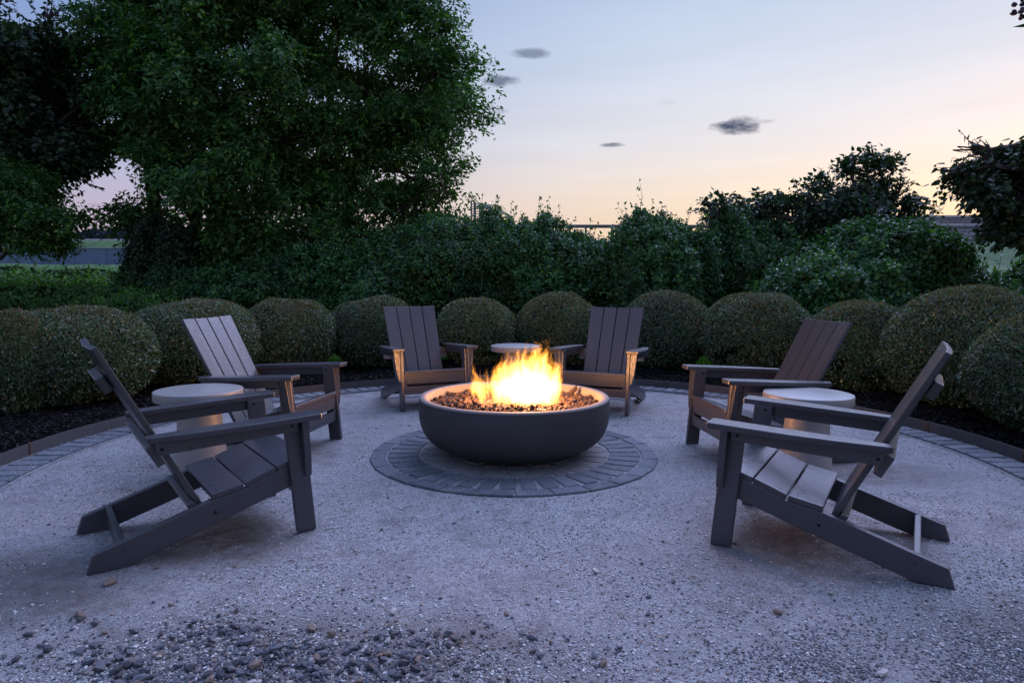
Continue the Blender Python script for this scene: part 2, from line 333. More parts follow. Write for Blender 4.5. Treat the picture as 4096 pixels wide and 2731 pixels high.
for q in [(.11, 0, .25, .19, .35), (-.02, .02, .16, .15, .29), (.20, -.02, .15, .14, .33), (-.205, -.01, .085, .09, .18), (.145, 0, .026, .035, .40), (.185, .01, .017, .03, .335), (.262, 0, .040, .05, .225), (-.235, 0, .026, .04, .165), (-.15, .02, .022, .04, .165), (.0, 0, .03, .05, .27), (.06, .0, .028, .05, .29), (.30, 0, .014, .03, .22)]:
    v = bumpf(*q); env = v if env is None else math_n(t, 'MAXIMUM', env, v)
cb = nd(t, 'ShaderNodeCombineXYZ'); t.links.new(Xw, cb.inputs[0]); t.links.new(Yw, cb.inputs[1]); t.links.new(math_n(t, 'MULTIPLY', Z, .22), cb.inputs[2])
f1 = noise(t, 24, 3, .6, cb.outputs[0]); f2 = noise(t, 75, 2, .5, cb.outputs[0])
top = math_n(t, 'ADD', env, math_n(t, 'ADD', math_n(t, 'MULTIPLY', math_n(t, 'SUBTRACT', f1, .49), .52), math_n(t, 'MULTIPLY', math_n(t, 'SUBTRACT', f2, .5), .16)))
dif = math_n(t, 'SUBTRACT', top, Z)
# a flame narrows towards its foot
foot = math_n(t, 'MULTIPLY', math_n(t, 'SUBTRACT', .085, Z, clamp=True), 2.4); dif = math_n(t, 'SUBTRACT', dif, foot)
den = nd(t, 'ShaderNodeMapRange', interpolation_type='SMOOTHSTEP'); t.links.new(dif, den.inputs[0]); den.inputs[1].default_value = 0; den.inputs[2].default_value = .19
body = math_n(t, 'POWER', den.outputs[0], 1.6)
thin = nd(t, 'ShaderNodeMapRange', interpolation_type='SMOOTHSTEP'); t.links.new(dif, thin.inputs[0]); thin.inputs[1].default_value = -.005; thin.inputs[2].default_value = .05
em = nd(t, 'ShaderNodeEmission'); em.inputs[0].default_value = (1, .36, .055, 1)
t.links.new(math_n(t, 'ADD', math_n(t, 'MULTIPLY', math_n(t, 'MULTIPLY', body, math_n(t, 'ADD', .25, f2)), 170), math_n(t, 'MULTIPLY', thin.outputs[0], 13)), em.inputs[1])
t.links.new(em.outputs[0], out.inputs['Volume']); M['flame'] = m

# ------------------------------------------------------------------ terrain
FC = np.array([.015, 4.383])          # fire bowl
BC = np.array([.05, 4.28]); RB = 3.17  # patio circle
def sstep(a, b, x):
    u = np.clip((x - a) / (b - a), 0, 1); return u * u * (3 - 2 * u)
def wav(p, seed, f, n=5):
    g = np.random.default_rng(seed); s = 0
    for k in range(n):
        d = g.normal(size=p.shape[-1]); d /= np.linalg.norm(d); s = s + np.sin((p @ d) * f * (1 + .7 * k) + g.uniform(0, 6.28)) / (1 + .5 * k)
    return s / 2.2
def terrain_z(x, y):
    base = -.05 + .25 * sstep(7, 13, y) * 0
    left = 2.0 * sstep(10, 38, y)
    z = base + left
    z = z + 2.1 * sstep(42, 52, y)
    return z
def build_terrain():
    ys = np.concatenate([np.linspace(-30, 0, 7), np.linspace(1, 20, 39), np.linspace(21, 60, 60), np.linspace(70, 1500, 40)])
    xs = np.concatenate([np.linspace(-1500, -70, 24), np.linspace(-60, 60, 121), np.linspace(70, 1500, 24)])
    X, Y = np.meshgrid(xs, ys); Z = terrain_z(X, Y)
    p = np.stack([X, Y], -1); Z = Z + np.where(Y > 12, .06, .0) * wav(p, 3, .6)
    V = np.stack([X, Y, Z], -1).reshape(-1, 3); nx, ny = len(xs), len(ys)
    i = np.arange(nx - 1)[None, :] + nx * np.arange(ny - 1)[:, None]; i = i.ravel()
    return np_mesh('ground', V, np.c_[i, i + 1, i + 1 + nx, i + nx], True)
tag(link('ground', build_terrain(), M['field']), 'rough green grass ground rising towards the highway', kind='structure')

def disc(name, r0, r1, nr, na, zf, smooth=True):
    rr = np.linspace(r0, r1, nr); a = np.linspace(0, 2 * np.pi, na, endpoint=False)
    Rr, A = np.meshgrid(rr, a, indexing='ij'); x = BC[0] + Rr * np.cos(A); y = BC[1] + Rr * np.sin(A)
    V = np.stack([x, y, zf(x, y, Rr)], -1).reshape(-1, 3)
    i = (np.arange(nr - 1)[:, None] * na + np.arange(na)[None, :]); j = (np.arange(nr - 1)[:, None] * na + (np.arange(na)[None, :] + 1) % na)
    Fc = np.stack([i, j, j + na, i + na], -1).reshape(-1, 4); Fc = Fc[:, ::-1]
    return np_mesh(name, V, Fc, smooth)
def gz(x, y, r=None):
    p = np.stack([x, y], -1); d = np.hypot(x - FC[0], y - FC[1])
    amp = sstep(.95, 1.3, d) * (1 - sstep(2.7, 2.9, np.hypot(x - BC[0], y - BC[1])))
    return amp * (.007 * wav(p, 5, 2.2) + .004 * wav(p, 6, 9))
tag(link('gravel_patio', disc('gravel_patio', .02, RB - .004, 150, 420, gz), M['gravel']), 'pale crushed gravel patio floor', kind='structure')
# foreground beyond the circle (camera stands on it)
def mz(x, y, r):
    p = np.stack([x, y], -1); return .015 + .035 * sstep(3.2, 3.6, r) + .015 * wav(p, 8, 5) * sstep(3.2, 3.5, r) - .10 * sstep(5.0, 5.3, r)
tag(link('mulch_bed', disc('mulch_bed', RB + .006, 5.3, 40, 260, mz), M['mulch']), 'dark mulch bed under the clipped hedge domes', kind='structure')

# mulch chips
n = 26000; a = rng.uniform(R(-35), R(215), n); r = RB + .02 + (5.0 - RB) * rng.uniform(0, 1, n) ** 1.5
x = BC[0] + r * np.cos(a); y = BC[1] + r * np.sin(a); z = mz(x, y, r) + .004
P = np.stack([x, y, z], -1); L = rng.uniform(.012, .05, n)[:, None]; W = rng.uniform(.004, .010, n)[:, None]
d = unit(np.stack([rng.normal(size=n), rng.normal(size=n), rng.normal(size=n) * .3], -1)); s = unit(np.cross(d, unit(rng.normal(size=(n, 3)) * [.4, .4, .2] + [0, 0, 1]))); u = np.cross(s, d)
V = np.stack([P - d * L / 2 - s * W, P - d * L / 2 + s * W, P + d * L / 2, P + u * W * 1.2], 1).reshape(-1, 3)
k = np.arange(n)[:, None] * 4
Fc = np.concatenate([k + [0, 1, 3], k + [1, 2, 3], k + [2, 0, 3]], 0)
tag(link('mulch_chips', np_mesh('mulch_chips', V, Fc), M['chip']), 'dark wood mulch chips strewn over the planting bed', 'mulch', kind='stuff')

# ------------------------------------------------------------------ rocks / pebbles
def ico(sub=1):
    bm = bmesh.new(); bmesh.ops.create_icosphere(bm, subdivisions=sub, radius=1); bm.verts.ensure_lookup_table()
    V = np.array([v.co[:] for v in bm.verts]); Fc = np.array([[v.index for v in f.verts] for f in bm.faces]); bm.free(); return V, Fc
ICO = ico(1); ICO2 = ico(2)
def rotm(n, g=rng):
    q = unit(g.normal(size=(n, 4))); w, x, y, z = q.T
    return np.stack([np.stack([1 - 2 * (y * y + z * z), 2 * (x * y - z * w), 2 * (x * z + y * w)], -1), np.stack([2 * (x * y + z * w), 1 - 2 * (x * x + z * z), 2 * (y * z - x * w)], -1), np.stack([2 * (x * z - y * w), 2 * (y * z + x * w), 1 - 2 * (x * x + y * y)], -1)], 1)
OCT = (np.array([[1, 0, 0], [-1, 0, 0], [0, 1, 0], [0, -1, 0], [0, 0, 1], [0, 0, -1]], float), np.array([[0, 2, 4], [2, 1, 4], [1, 3, 4], [3, 0, 4], [2, 0, 5], [1, 2, 5], [3, 1, 5], [0, 3, 5]]))
def rocks(P, S, base, flat=.6, jit=.28, g=rng):
    V0, F0 = base; n, m = len(P), len(V0)
    V = V0[None] * (1 + g.uniform(-jit, jit, (n, m, 1))); V = V * g.uniform(.6, 1.1, (n, 1, 3))
    V = np.einsum('nij,nmj->nmi', rotm(n, g), V); V[:, :, 2] *= flat
    V = V * S[:, None, None] + P[:, None, :]
    return V.reshape(-1, 3), (F0[None] + (np.arange(n) * m)[:, None, None]).reshape(-1, F0.shape[1])
def in_patio(x, y, m=.3): return (np.hypot(x - BC[0], y - BC[1]) < RB - m) & (np.hypot(x - FC[0], y - FC[1]) > .96) & (np.abs(x) < y * .80 + .1)
n = 110000; y = 1.35 + 4.8 * rng.uniform(0, 1, n) ** 1.9; x = rng.uniform(-1, 1, n) * (y * .80 + .1)
keep = in_patio(x, y, .26) & (wav(np.stack([x, y], -1), 21, 3.0) + wav(np.stack([x, y], -1), 22, 11) * .5 + rng.normal(size=n) * .5 > -.25)
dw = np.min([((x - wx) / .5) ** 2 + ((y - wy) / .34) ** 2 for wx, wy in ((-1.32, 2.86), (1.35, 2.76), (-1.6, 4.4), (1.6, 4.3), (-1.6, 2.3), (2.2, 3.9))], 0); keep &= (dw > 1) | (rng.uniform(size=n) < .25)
x, y = x[keep], y[keep]; S = rng.uniform(.0020, .0046, len(x)) * rng.choice([1, 1, 1, 1.6], len(x)) * np.where(y < 2.6, 1.15, 1)
V, Fc = rocks(np.stack([x, y, gz(x, y) + S * .35], -1), S, OCT)
tag(link('gravel_grit', np_mesh('gravel_grit', V, Fc), M['pebble']), 'small pale chips of crushed gravel over the patio', 'gravel', kind='stuff')

# ------------------------------------------------------------------ brick rings
def brick_mesh(l, w, h, seed):
    bm = bmesh.new(); bmesh.ops.create_cube(bm, size=1); g = random.Random(seed)
    for v in bm.verts: v.co = Vector((v.co.x * l + g.uniform(-.002, .002), v.co.y * w + g.uniform(-.002, .002), v.co.z * h))
    bmesh.ops.bevel(bm, geom=[e for e in bm.edges if e.verts[0].co.z > 0 and e.verts[1].co.z > 0], offset=.004, segments=1, affect='EDGES')
    return bm_mesh('brick', bm)
BR = [brick_mesh(.198, .096, .05, s) for s in range(4)]
for q in BR: q.materials.append(M['paver'])
BRS = [brick_mesh(.196, .104, .05, 10 + s) for s in range(4)]
for q in BRS: q.materials.append(M['paver_sandy'])
def put_brick(meshes, parent, x, y, z, rz, g, sx=1, sy=1):
    o = bpy.data.objects.new('brick', g.choice(meshes)); col.objects.link(o); o.parent = parent
    o.location = (x, y, z - .025 + g.uniform(-.0015, .002)); o.rotation_euler = (g.uniform(-.012, .012), g.uniform(-.012, .012), rz + g.uniform(-.035, .035)); o.scale = (sx, sy, 1); return o
def sand_disc(name, cx, cy, r0, r1, z):
    me = lathe(name, [(max(r0, .001), z), (r1, z)], 128); me.transform(Matrix.Translation((cx, cy, 0))); return me
g = random.Random(4)
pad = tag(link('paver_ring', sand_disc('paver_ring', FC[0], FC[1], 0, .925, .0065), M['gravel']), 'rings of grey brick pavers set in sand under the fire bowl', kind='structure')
N1 = 28
for i in range(N1):
    a = 2 * math.pi * (i + .5) / N1; r = .882
    put_brick(BR, pad, FC[0] + r * math.cos(a), FC[1] + r * math.sin(a), .0125, a + math.pi / 2, g, .965, 1)
N2 = 42
for i in range(N2):
    a = 2 * math.pi * i / N2 + .03; r = .725
    put_brick(BR, pad, FC[0] + r * math.cos(a), FC[1] + r * math.sin(a), .0125, a, g, .98, .92)
N3 = 28
for i in range(N3):
    a = 2 * math.pi * i / N3 + .05; r = .518
    put_brick(BRS, pad, FC[0] + r * math.cos(a), FC[1] + r * math.sin(a), .0118, a, g, .97, .92)
N4 = 16
for i in range(N4):
    a = 2 * math.pi * i / N4 + .05; r = .335
    put_brick(BRS, pad, FC[0] + r * math.cos(a), FC[1] + r * math.sin(a), .012, a, g, .72, 1.02)
# grit swept over the inner pavers
n = 9000; a = rng.uniform(0, 6.283, n); r = rng.uniform(.42, 1.0, n); x = FC[0] + r * np.cos(a); y = FC[1] + r * np.sin(a); S = rng.uniform(.0013, .0034, n)
V, Fc = rocks(np.stack([x, y, np.where(r > .93, .004, .0120)], -1), S, OCT)
tag(link('joint_grit', np_mesh('joint_grit', V, Fc), M['pebble'], pad), kind='stuff')
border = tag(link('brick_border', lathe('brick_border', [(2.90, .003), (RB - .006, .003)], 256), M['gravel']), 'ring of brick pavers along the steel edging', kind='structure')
border.location = (BC[0], BC[1], 0)
NB = 166
for i in range(NB):
    a = 2 * math.pi * i / NB
    cx, cy = 3.025 * math.cos(a), 3.025 * math.sin(a)
    wx, wy = cx + BC[0], cy + BC[1]
    if wy < .5 or abs(wx) > .78 * wy + .7: continue
    put_brick(BR, border, cx, cy, .017, a, g, 1.0, 1.0)
n = 7000; a = rng.uniform(R(-30), R(210), n); r = rng.uniform(2.88, 3.15, n); x = r * np.cos(a); y = r * np.sin(a); S = rng.uniform(.0015, .004, n)
V, Fc = rocks(np.stack([x, y, .0175 + 0 * x], -1), S, OCT)
tag(link('joint_grit', np_mesh('joint_grit', V, Fc), M['pebble'], border), kind='stuff')
# steel edging
edge = tag(empty('steel_edging', (BC[0], BC[1], 0)), 'curved rusty steel strip holding back the dark mulch bed', 'edging')
starts = [-40, 27.9 - 0, 47, 83, 118, 172 - 22, 170, 190.5, 225]
angs = [-40, -2.5 + 0, 13, 60, 83.5 - 14, 104, 140, 180.2, 225]
for k in range(len(angs) - 1):
    a0, a1 = R(angs[k]), R(angs[k + 1]); nn = max(4, int((a1 - a0) / .03)); aa = np.linspace(a0 + .0008, a1 - .0008, nn); V = []
    for q in aa:
        dr = .003 * math.sin(q * 9 + k)
        for rr, z in ((RB - .003 + dr, -.05), (RB - .003 + dr, .082 + .002 * math.sin(q * 5)), (RB + .003 + dr, .082 + .002 * math.sin(q * 5)), (RB + .003 + dr, -.05)): V.append((rr * math.cos(q), rr * math.sin(q), z))
    Fc = []
    for i in range(nn - 1):
        for j in range(4): Fc.append((i * 4 + j, i * 4 + (j + 1) % 4, i * 4 + 4 + (j + 1) % 4, i * 4 + 4 + j))
    Fc += [(0, 1, 2, 3), ((nn - 1) * 4 + 3, (nn - 1) * 4 + 2, (nn - 1) * 4 + 1, (nn - 1) * 4)]
    link('edging_strip', np_mesh('edging_strip', np.array(V), np.array(Fc)), M['steel'], edge)
    if k: 
        j = link('edging_joint', slab('edging_joint', [(-.006, -.05), (.006, -.05), (.006, .087), (-.006, .087)], .014, 'x', 0, .001, 1), M['rust'], edge)
        j.location = ((RB - .004) * math.cos(a0), (RB - .004) * math.sin(a0), 0); j.rotation_euler = (0, 0, a0)

# ------------------------------------------------------------------ chair
def frame_mesh(me, origin, ux, uy, uz):
    mt = Matrix((( ux[0], uy[0], uz[0], origin[0]), (ux[1], uy[1], uz[1], origin[1]), (ux[2], uy[2], uz[2], origin[2]), (0, 0, 0, 1))); me.transform(mt); return me
def dot_mesh(name, r, h=.004):
    bm = bmesh.new(); bmesh.ops.create_cone(bm, cap_ends=True, segments=12, radius1=r, radius2=r * .8, depth=h); return bm_mesh(name, bm)
BOLT = dot_mesh('bolt', .0075, .005); BOLT.materials.append(M['bolt'])
SCREW = dot_mesh('screw', .0035, .0012); SCREW.materials.append(M['screw'])
def bolt(parent, loc, ax, me=BOLT, name='bolt'):
    o = bpy.data.objects.new(name, me); col.objects.link(o); o.parent = parent; o.location = loc
    o.rotation_euler = Vector(ax).to_track_quat('Z', 'Y').to_euler(); return o
def make_chair():
    t = empty('adirondack_chair'); m = M['lumber']
    for s in (-1, 1):
        # front leg, leaning a little back towards its top
        link('leg', slab('leg', [(.275, 0), (.362, 0), (.316, .523), (.229, .520)], .031, 'x', s * .2965, .005), m, t)
        # corbel outside the leg front
        zt = .521; poly = [(s * .313, .255), (s * .330, .262), (s * .352, .345), (s * .372, zt), (s * .313, zt)]
        me = slab('leg_bracket', poly if s > 0 else poly[::-1], .030, 'y', 0, .003)
        for v in me.vertices: v.co.y += .321 - (v.co.z - .26) * .088 + .004
        link('leg_bracket', me, m, t)
        # side rail down to the ground
        pr = [(-.532, 0), (-.508, .076), (-.08, .209), (.058, .234), (.194, .285), (.300, .318), (.300, .222), (.05, .140), (-.40, 0)]
        link('side_rail', slab('side_rail', pr, .032, 'x', s * .263, .005), m, t)
        # armrest, tapering to the rear
        poly = [(s * .285, .350), (s * .300, .372), (s * .386, .372), (s * .397, .358), (s * .392, .05), (s * .372, -.12), (s * .340, -.300), (s * .328, -.312), (s * .292, -.312), (s * .284, -.300)]
        poly = [(s * .284, .366), (s * .290, .372), (s * .388, .372), (s * .396, .364), (s * .394, .05), (s * .376, -.12), (s * .343, -.300), (s * .335, -.310), (s * .292, -.312), (s * .284, -.304)]
        me = slab('armrest', poly if s > 0 else poly[::-1], .027, 'z', 0, .006, 3)
        for v in me.vertices: v.co.z += .5365 + (v.co.y - .372) * .043
        link('armrest', me, m, t)
        # rail under the arm
        rr = [(.283, .519), (.283, .470), (-.255, .443), (-.272, .448), (-.284, .462), (-.286, .4945)]
        ra = link('arm_rail', slab('arm_rail', rr, .024, 'x', s * .3255, .004), m, t)
        bolt(ra, (s * .3385, -.262, .468), (s, 0, 0)); bolt(ra, (s * .3385, .255, .495), (s, 0, 0))
    # seat slats along the curve of the rails
    pts = [(-.080, .235), (.058, .260), (.194, .311), (.335, .354)]
    for k in range(3):
        (y0, z0), (y1, z1) = pts[k], pts[k + 1]; d = Vector((0, y1 - y0, z1 - z0)); L = d.length; d.normalize(); nrm = Vector((0, -d.z, d.y))
        w = .279 if k < 2 else .2795
        me = slab('seat_slat', [(-w, .003), (w, .003), (w, L - .003), (-w, L - .003)], .025, 'z', -.0125, .005)
        frame_mesh(me, (0, y0, z0), (1, 0, 0), d, nrm); sl = link('seat_slat', me, m, t)
        for sx in (-.258, .258):
            for q in (.25, .75):
                p = Vector((sx, y0, z0)) + d * L * q + nrm * .0004; bolt(sl, p, nrm, SCREW, 'screw')
    # backrest
    v = Vector((0, -.368, .692)); L = v.length; v.normalize(); nrm = Vector((0, v.z, -v.y)); O = Vector((0, -.098, .185))
    for k in range(4):
        t0, t1 = -.257 + .1285 * k + (.0042 if k else 0), -.257 + .1285 * (k + 1) - (.0042 if k < 3 else 0)
        b0, b1 = t0 * .90, t1 * .90
        me = slab('back_slat', [(b0, 0), (b1, 0), (t1, L), (t0, L)], .024, 'z', -.012, .005)
        for q in me.vertices: q.co.z += (abs(q.co.x) ** 2) * (q.co.y / L) * .16
        frame_mesh(me, O, (1, 0, 0), v, nrm); link('back_slat', me, m, t)
    def cross(name, hw, lo, hi, th, back):
        me = slab(name, [(-hw, lo), (hw, lo), (hw, hi), (-hw, hi)], th, 'z', -.0255 - back - th / 2, .005)
        frame_mesh(me, O, (1, 0, 0), v, nrm); link(name, me, m, t)
    cross('back_batten', .165, L * .755, L * .845, .036, 0)
    cross('back_support', .311, L * .335, L * .455, .034, 0)
    cross('seat_brace', .2465, L * -.05, L * .055, .030, .0)
    link('stretcher', slab('stretcher', [(-.2465, .030), (.2465, .030), (.2465, .105), (-.2465, .105)], .024, 'y', -.405, .004), m, t)
    # aprons between the front legs
    link('front_apron', slab('front_apron', [(-.2805, .232), (.2805, .232), (.2805, .335), (-.2805, .335)], .024, 'y', .316, .004), m, t)
    link('lower_apron', slab('lower_apron', [(-.2805, .142), (.2805, .142), (.2805, .229), (.262, .229), (.240, .211), (-.240, .211), (-.262, .229), (-.2805, .229)], .024, 'y', .319, .003), m, t)
    for s in (-1, 1):
        bolt(t, (s * .2795, -.062, .155), (s, 0, 0)); bolt(t, (s * .2800, -.40, .072), (s, 0, 0), SCREW, 'screw')
        bolt(t, (s * .2805, .262, .500), (-s, 0, 0)); bolt(t, (s * .2805, .300, .500), (-s, 0, 0), SCREW, 'screw')
        for z in (.25, .31, .17): bolt(t, (s * .268, .3285, z), (0, 1, 0), SCREW, 'screw')
        for z in (.23, .29): bolt(t, (s * .3125, .312, z), (s, 0, 0), SCREW, 'screw')
    return t
def copy_tree(o, parent=None):
    c = o.copy(); col.objects.link(c); c.parent = parent
    for ch in o.children: copy_tree(ch, c)
    return c
CH = [(-1.370, 3.034, -53.7, 'nearest left dark grey adirondack chair, seen side on with its tall tilted back'),
      (-1.626, 4.501, -101.1, 'dark grey adirondack chair behind the left side table, its slats against the hedge'),
      (-.817, 6.193, -154.9, 'rear dark grey adirondack chair facing the camera left of the flames'),
      (.831, 6.043, 157.2, 'rear dark grey adirondack chair facing the camera right of the flames'),
      (1.607, 4.361, 96.1, 'dark grey adirondack chair behind the right side table, front lit orange'),
      (1.332, 2.909, 58.6, 'nearest right dark grey adirondack chair, side on with long rear rails')]
proto = make_chair()
for i, (x, y, a, lab) in enumerate(CH):
    o = proto if i == 0 else copy_tree(proto)
    o.location = (x, y, .001); o.rotation_euler = (0, 0, R(a)); tag(o, lab, 'chair', 'adirondack chairs around the fire bowl')

# ------------------------------------------------------------------ side tables
def make_table():
    t = empty('side_table')
    link('table_top', lathe('table_top', [(.001, .500), (.234, .500), (.2395, .4985), (.2415, .494), (.2415, .452), (.239, .448), (.232, .446), (.001, .446)], 96), M['table'], t)
    for p in t.children[0].data.polygons: p.use_smooth = True
    link('pedestal', lathe('pedestal', [(.001, .4455), (.110, .4455), (.114, .40), (.124, .28), (.137, .14), (.149, .012), (.147, 0), (.001, 0)], 96), M['table'], t)
    return t
t0 = make_table()
TB = [(-1.823, 3.876, 'round pale concrete side table with drum pedestal between the two left chairs'),
      (1.689, 3.796, 'round pale concrete side table with drum pedestal between the two right chairs'),
      (.033, 6.57, 'round pale concrete side table seen above the flames between the two rear chairs')]
for i, (x, y, lab) in enumerate(TB):
    o = t0 if i == 0 else copy_tree(t0)
    o.location = (x, y, .001); o.rotation_euler = (0, 0, i * 2.1); tag(o, lab, 'side table', 'concrete side tables between the chairs')
for x, y, rz, lab in [(-1.93, 4.70, .3, 'low dark speckled stone block on the gravel behind the left side table'), (2.10, 4.28, -.35, 'low dark speckled stone block on the gravel behind the right side table')]:
    me = slab('stone_block', [(-.16, 0), (.16, 0), (.16, .078), (-.16, .078)], .16, 'y', 0, .006)
    o = tag(link('stone_block', me, M['granite']), lab, 'stone block'); o.location = (x, y, .001); o.rotation_euler = (0, 0, rz)

# ------------------------------------------------------------------ fire bowl
bowl = tag(empty('fire_bowl', (FC[0], FC[1], 0)), 'wide round dark concrete fire bowl filled with lava rock in the middle of the patio', 'fire pit')
prof = [(.001, .030), (.30, .030), (.36, .033), (.42, .042), (.48, .062), (.530, .088), (.565, .118), (.592, .155), (.611, .198), (.621, .245), (.6245, .295), (.6235, .345), (.6205, .376)]
link('bowl_shell', lathe('bowl_shell', prof, 160), M['bowl'], bowl)
link('bowl_rim', lathe('bowl_rim', [(.6205, .376), (.6185, .382), (.612, .386), (.582, .386), (.574, .383), (.570, .377), (.566, .33), (.555, .25), (.001, .25)], 160), M['rim'], bowl)
link('pedestal', lathe('pedestal', [(.27, .031), (.27, .015)], 64), M['bowl'], bowl)
# lava rocks
g2 = np.random.default_rng(12)
def lava_pts(n):
    a = g2.uniform(0, 2 * np.pi, n); r = .55 * np.sqrt(g2.uniform(0, 1, n)); return r * np.cos(a) + FC[0], r * np.sin(a) + FC[1], r
LZ = lambda r: .338 + .010 * np.cos(r / .55 * 2.2)
n = 3400; x, y, r = lava_pts(n); S = g2.uniform(.012, .021, n); z = LZ(r) - .012 + g2.uniform(0, .010, n)
V, Fc = rocks(np.stack([x, y, z], -1), S, ICO, .8, .3, g2)
tag(link('lava_rock_bed', np_mesh('lava_rock_bed', V, Fc), M['lava']), 'bed of small reddish brown lava rocks filling the fire bowl', 'lava rock', kind='stuff')
LR = []
for k in range(8):
    V, Fc = rocks(np.zeros((1, 3)), np.ones(1), ICO2 if False else ICO, .85, .34, g2); me = np_mesh('lava_rock', V, Fc); me.materials.append(M['lava']); LR.append(me)
lab = 'rough brown lava rock lying on the rock bed inside the fire bowl'
x, y, r = lava_pts(290)
for k in range(290):
    if abs(x[k] - .06) < .26 and abs(y[k] - 4.27) < .10: continue
    o = bpy.data.objects.new('lava_rock', LR[k % 8]); col.objects.link(o); s = float(g2.uniform(.015, .027)) * (1 if r[k] < .5 else .9)
    o.location = (x[k], y[k], LZ(r[k]) + s * .25 + float(g2.uniform(0, .006))); o.scale = (s, s * g2.uniform(.7, 1), s * g2.uniform(.7, 1)); o.rotation_euler = tuple(g2.uniform(0, 6, 3))
    tag(o, lab, 'lava rock', 'loose lava rocks in the fire bowl')
o = bpy.data.objects.new('lava_rock', LR[2]); col.objects.link(o); o.location = (.43, 4.66, .372); o.scale = (.040, .026, .024); o.rotation_euler = (.2, -.5, .5)
tag(o, 'largest lava rock, tilted up near the rear right inner wall of the fire bowl', 'lava rock')
ig = tag(empty('burner_bracket', (.18, 4.03, .357)), 'small metal bracket lying among lava rocks at the front of the bowl', 'bracket')
ig.rotation_euler = (0, .08, .05)
link('plate', slab('plate', [(-.028, -.012), (.028, -.012), (.028, .012), (-.028, .012)], .002, 'z', 0, .0005, 1), M['rim'], ig)
for sx in (-.024, .024): link('foot', slab('foot', [(-.003, -.014), (.003, -.014), (.003, -.0012), (-.003, -.0012)], .018, 'y', 0, 0) if False else slab('foot', [(sx - .002, -.014), (sx + .002, -.014), (sx + .002, -.0012), (sx - .002, -.0012)], .018, 'y', 0, 0), M['rim'], ig)
# the fire itself: glowing gas, and the light it gives off
bm = bmesh.new(); bmesh.ops.create_cube(bm, size=1)
for v in bm.verts: v.co = Vector((v.co.x * .74 + .03, v.co.y * .48, v.co.z * .50 + .249))
fl = tag(link('flame', bm_mesh('flame', bm), M['flame']), 'bright white and orange gas flames leaping from the lava rocks', 'fire'); fl.location = (0, 4.31, .343)
for k, (lx, ly, lz, e, rad) in enumerate([(.09, 4.30, .50, 44.0, .10), (-.16, 4.30, .44, 9, .05), (.18, 4.30, .60, 12.0, .05)]):
    ld = bpy.data.lights.new('fire_light', 'POINT'); ld.energy = e; ld.color = (1, .45, .18); ld.shadow_soft_size = rad
    lo = bpy.data.objects.new('fire_light', ld); col.objects.link(lo); lo.location = (lx, ly, lz)

# ------------------------------------------------------------------ loose stones on the gravel
ST = []
for k in range(10):
    V, Fc = rocks(np.zeros((1, 3)), np.ones(1), ICO, .75, .42, rng); ST.append((V, Fc))
def stone_obj(x, y, s, mat, k, name='stone'):
    me = np_mesh(name, *ST[k % 10]); o = link(name, me, mat); o.location = (x, y, s * .3); o.scale = (s * rng.uniform(.9, 1.5), s, s * rng.uniform(.8, 1)); o.rotation_euler = (0, 0, rng.uniform(0, 6)); return o
STM = {}
def stone_shared(x, y, s, mk, k):
    key = (mk, k % 10)
    if key not in STM: STM[key] = np_mesh('stone', *ST[k % 10]); STM[key].materials.append(M[mk])
    o = bpy.data.objects.new('stone', STM[key]); col.objects.link(o); o.location = (float(x), float(y), float(s) * .5 + .001 + float(gz(np.array(x), np.array(y)))); o.scale = (s * rng.uniform(.9, 1.5), s, s * rng.uniform(.8, 1)); o.rotation_euler = (0, 0, rng.uniform(0, 6)); return o
# heap of grey chips at the front left: (x, y) cluster in metres
cl = [(-.93, 2.08, .16, .07, .45), (-.72, 1.93, .24, .07, 1.0), (-.42, 1.90, .22, .06, 1.0), (-1.20, 1.92, .20, .08, .35), (-.95, 1.83, .20, .05, .6), (-.28, 2.02, .22, .06, .45), (-1.45, 2.04, .2, .1, .15), (-.55, 2.0, .5, .2, .45), (-.62, 1.80, .35, .03, .7), (.1, 1.95, .2, .12, .12)]
w = np.array([c[4] for c in cl]); w = w / w.sum()
def heap(n):
    k = rng.choice(len(cl), n, p=w); c = np.array(cl)[k]
    return c[:, 0] + rng.normal(size=n) * c[:, 2] * .62, c[:, 1] + rng.normal(size=n) * c[:, 3] * .75
x, y = heap(280)
for k in range(280):
    mk = rng.choice(['stone', 'stone_dark', 'stone_pale', 'stone_brown'], p=[.48, .36, .08, .08])
    tag(stone_shared(x[k], y[k], rng.uniform(.0075, .0165), mk, k), 'angular loose stone chip lying in the scattered heap at the front left of the gravel', 'stone', 'stone chips heaped at the front left')
x, y = heap(3200); S = rng.uniform(.003, .0085, 3200)
V, Fc = rocks(np.stack([x, y, S * .3 + gz(x, y)], -1), S, ICO)
tag(link('stone_chips', np_mesh('stone_chips', V, Fc), M['stones']), 'small grey chips between the larger stones at the front left', 'stone chips', kind='stuff')
n = 9000; x = 1.30 + rng.normal(size=n) * .40; y = 1.86 + rng.normal(size=n) * .15; ok = (y > 1.5) & (wav(np.stack([x, y], -1), 31, 9) + rng.normal(size=n) * .5 > -.2); x, y = x[ok], y[ok]; S = rng.uniform(.0022, .0062, len(x))
V, Fc = rocks(np.stack([x, y, S * .3 + gz(x, y)], -1), S, ICO)
tag(link('slate_chips', np_mesh('slate_chips', V, Fc), M['stones']), 'patch of small dark slate chips at the front right corner', 'stone chips', kind='stuff')
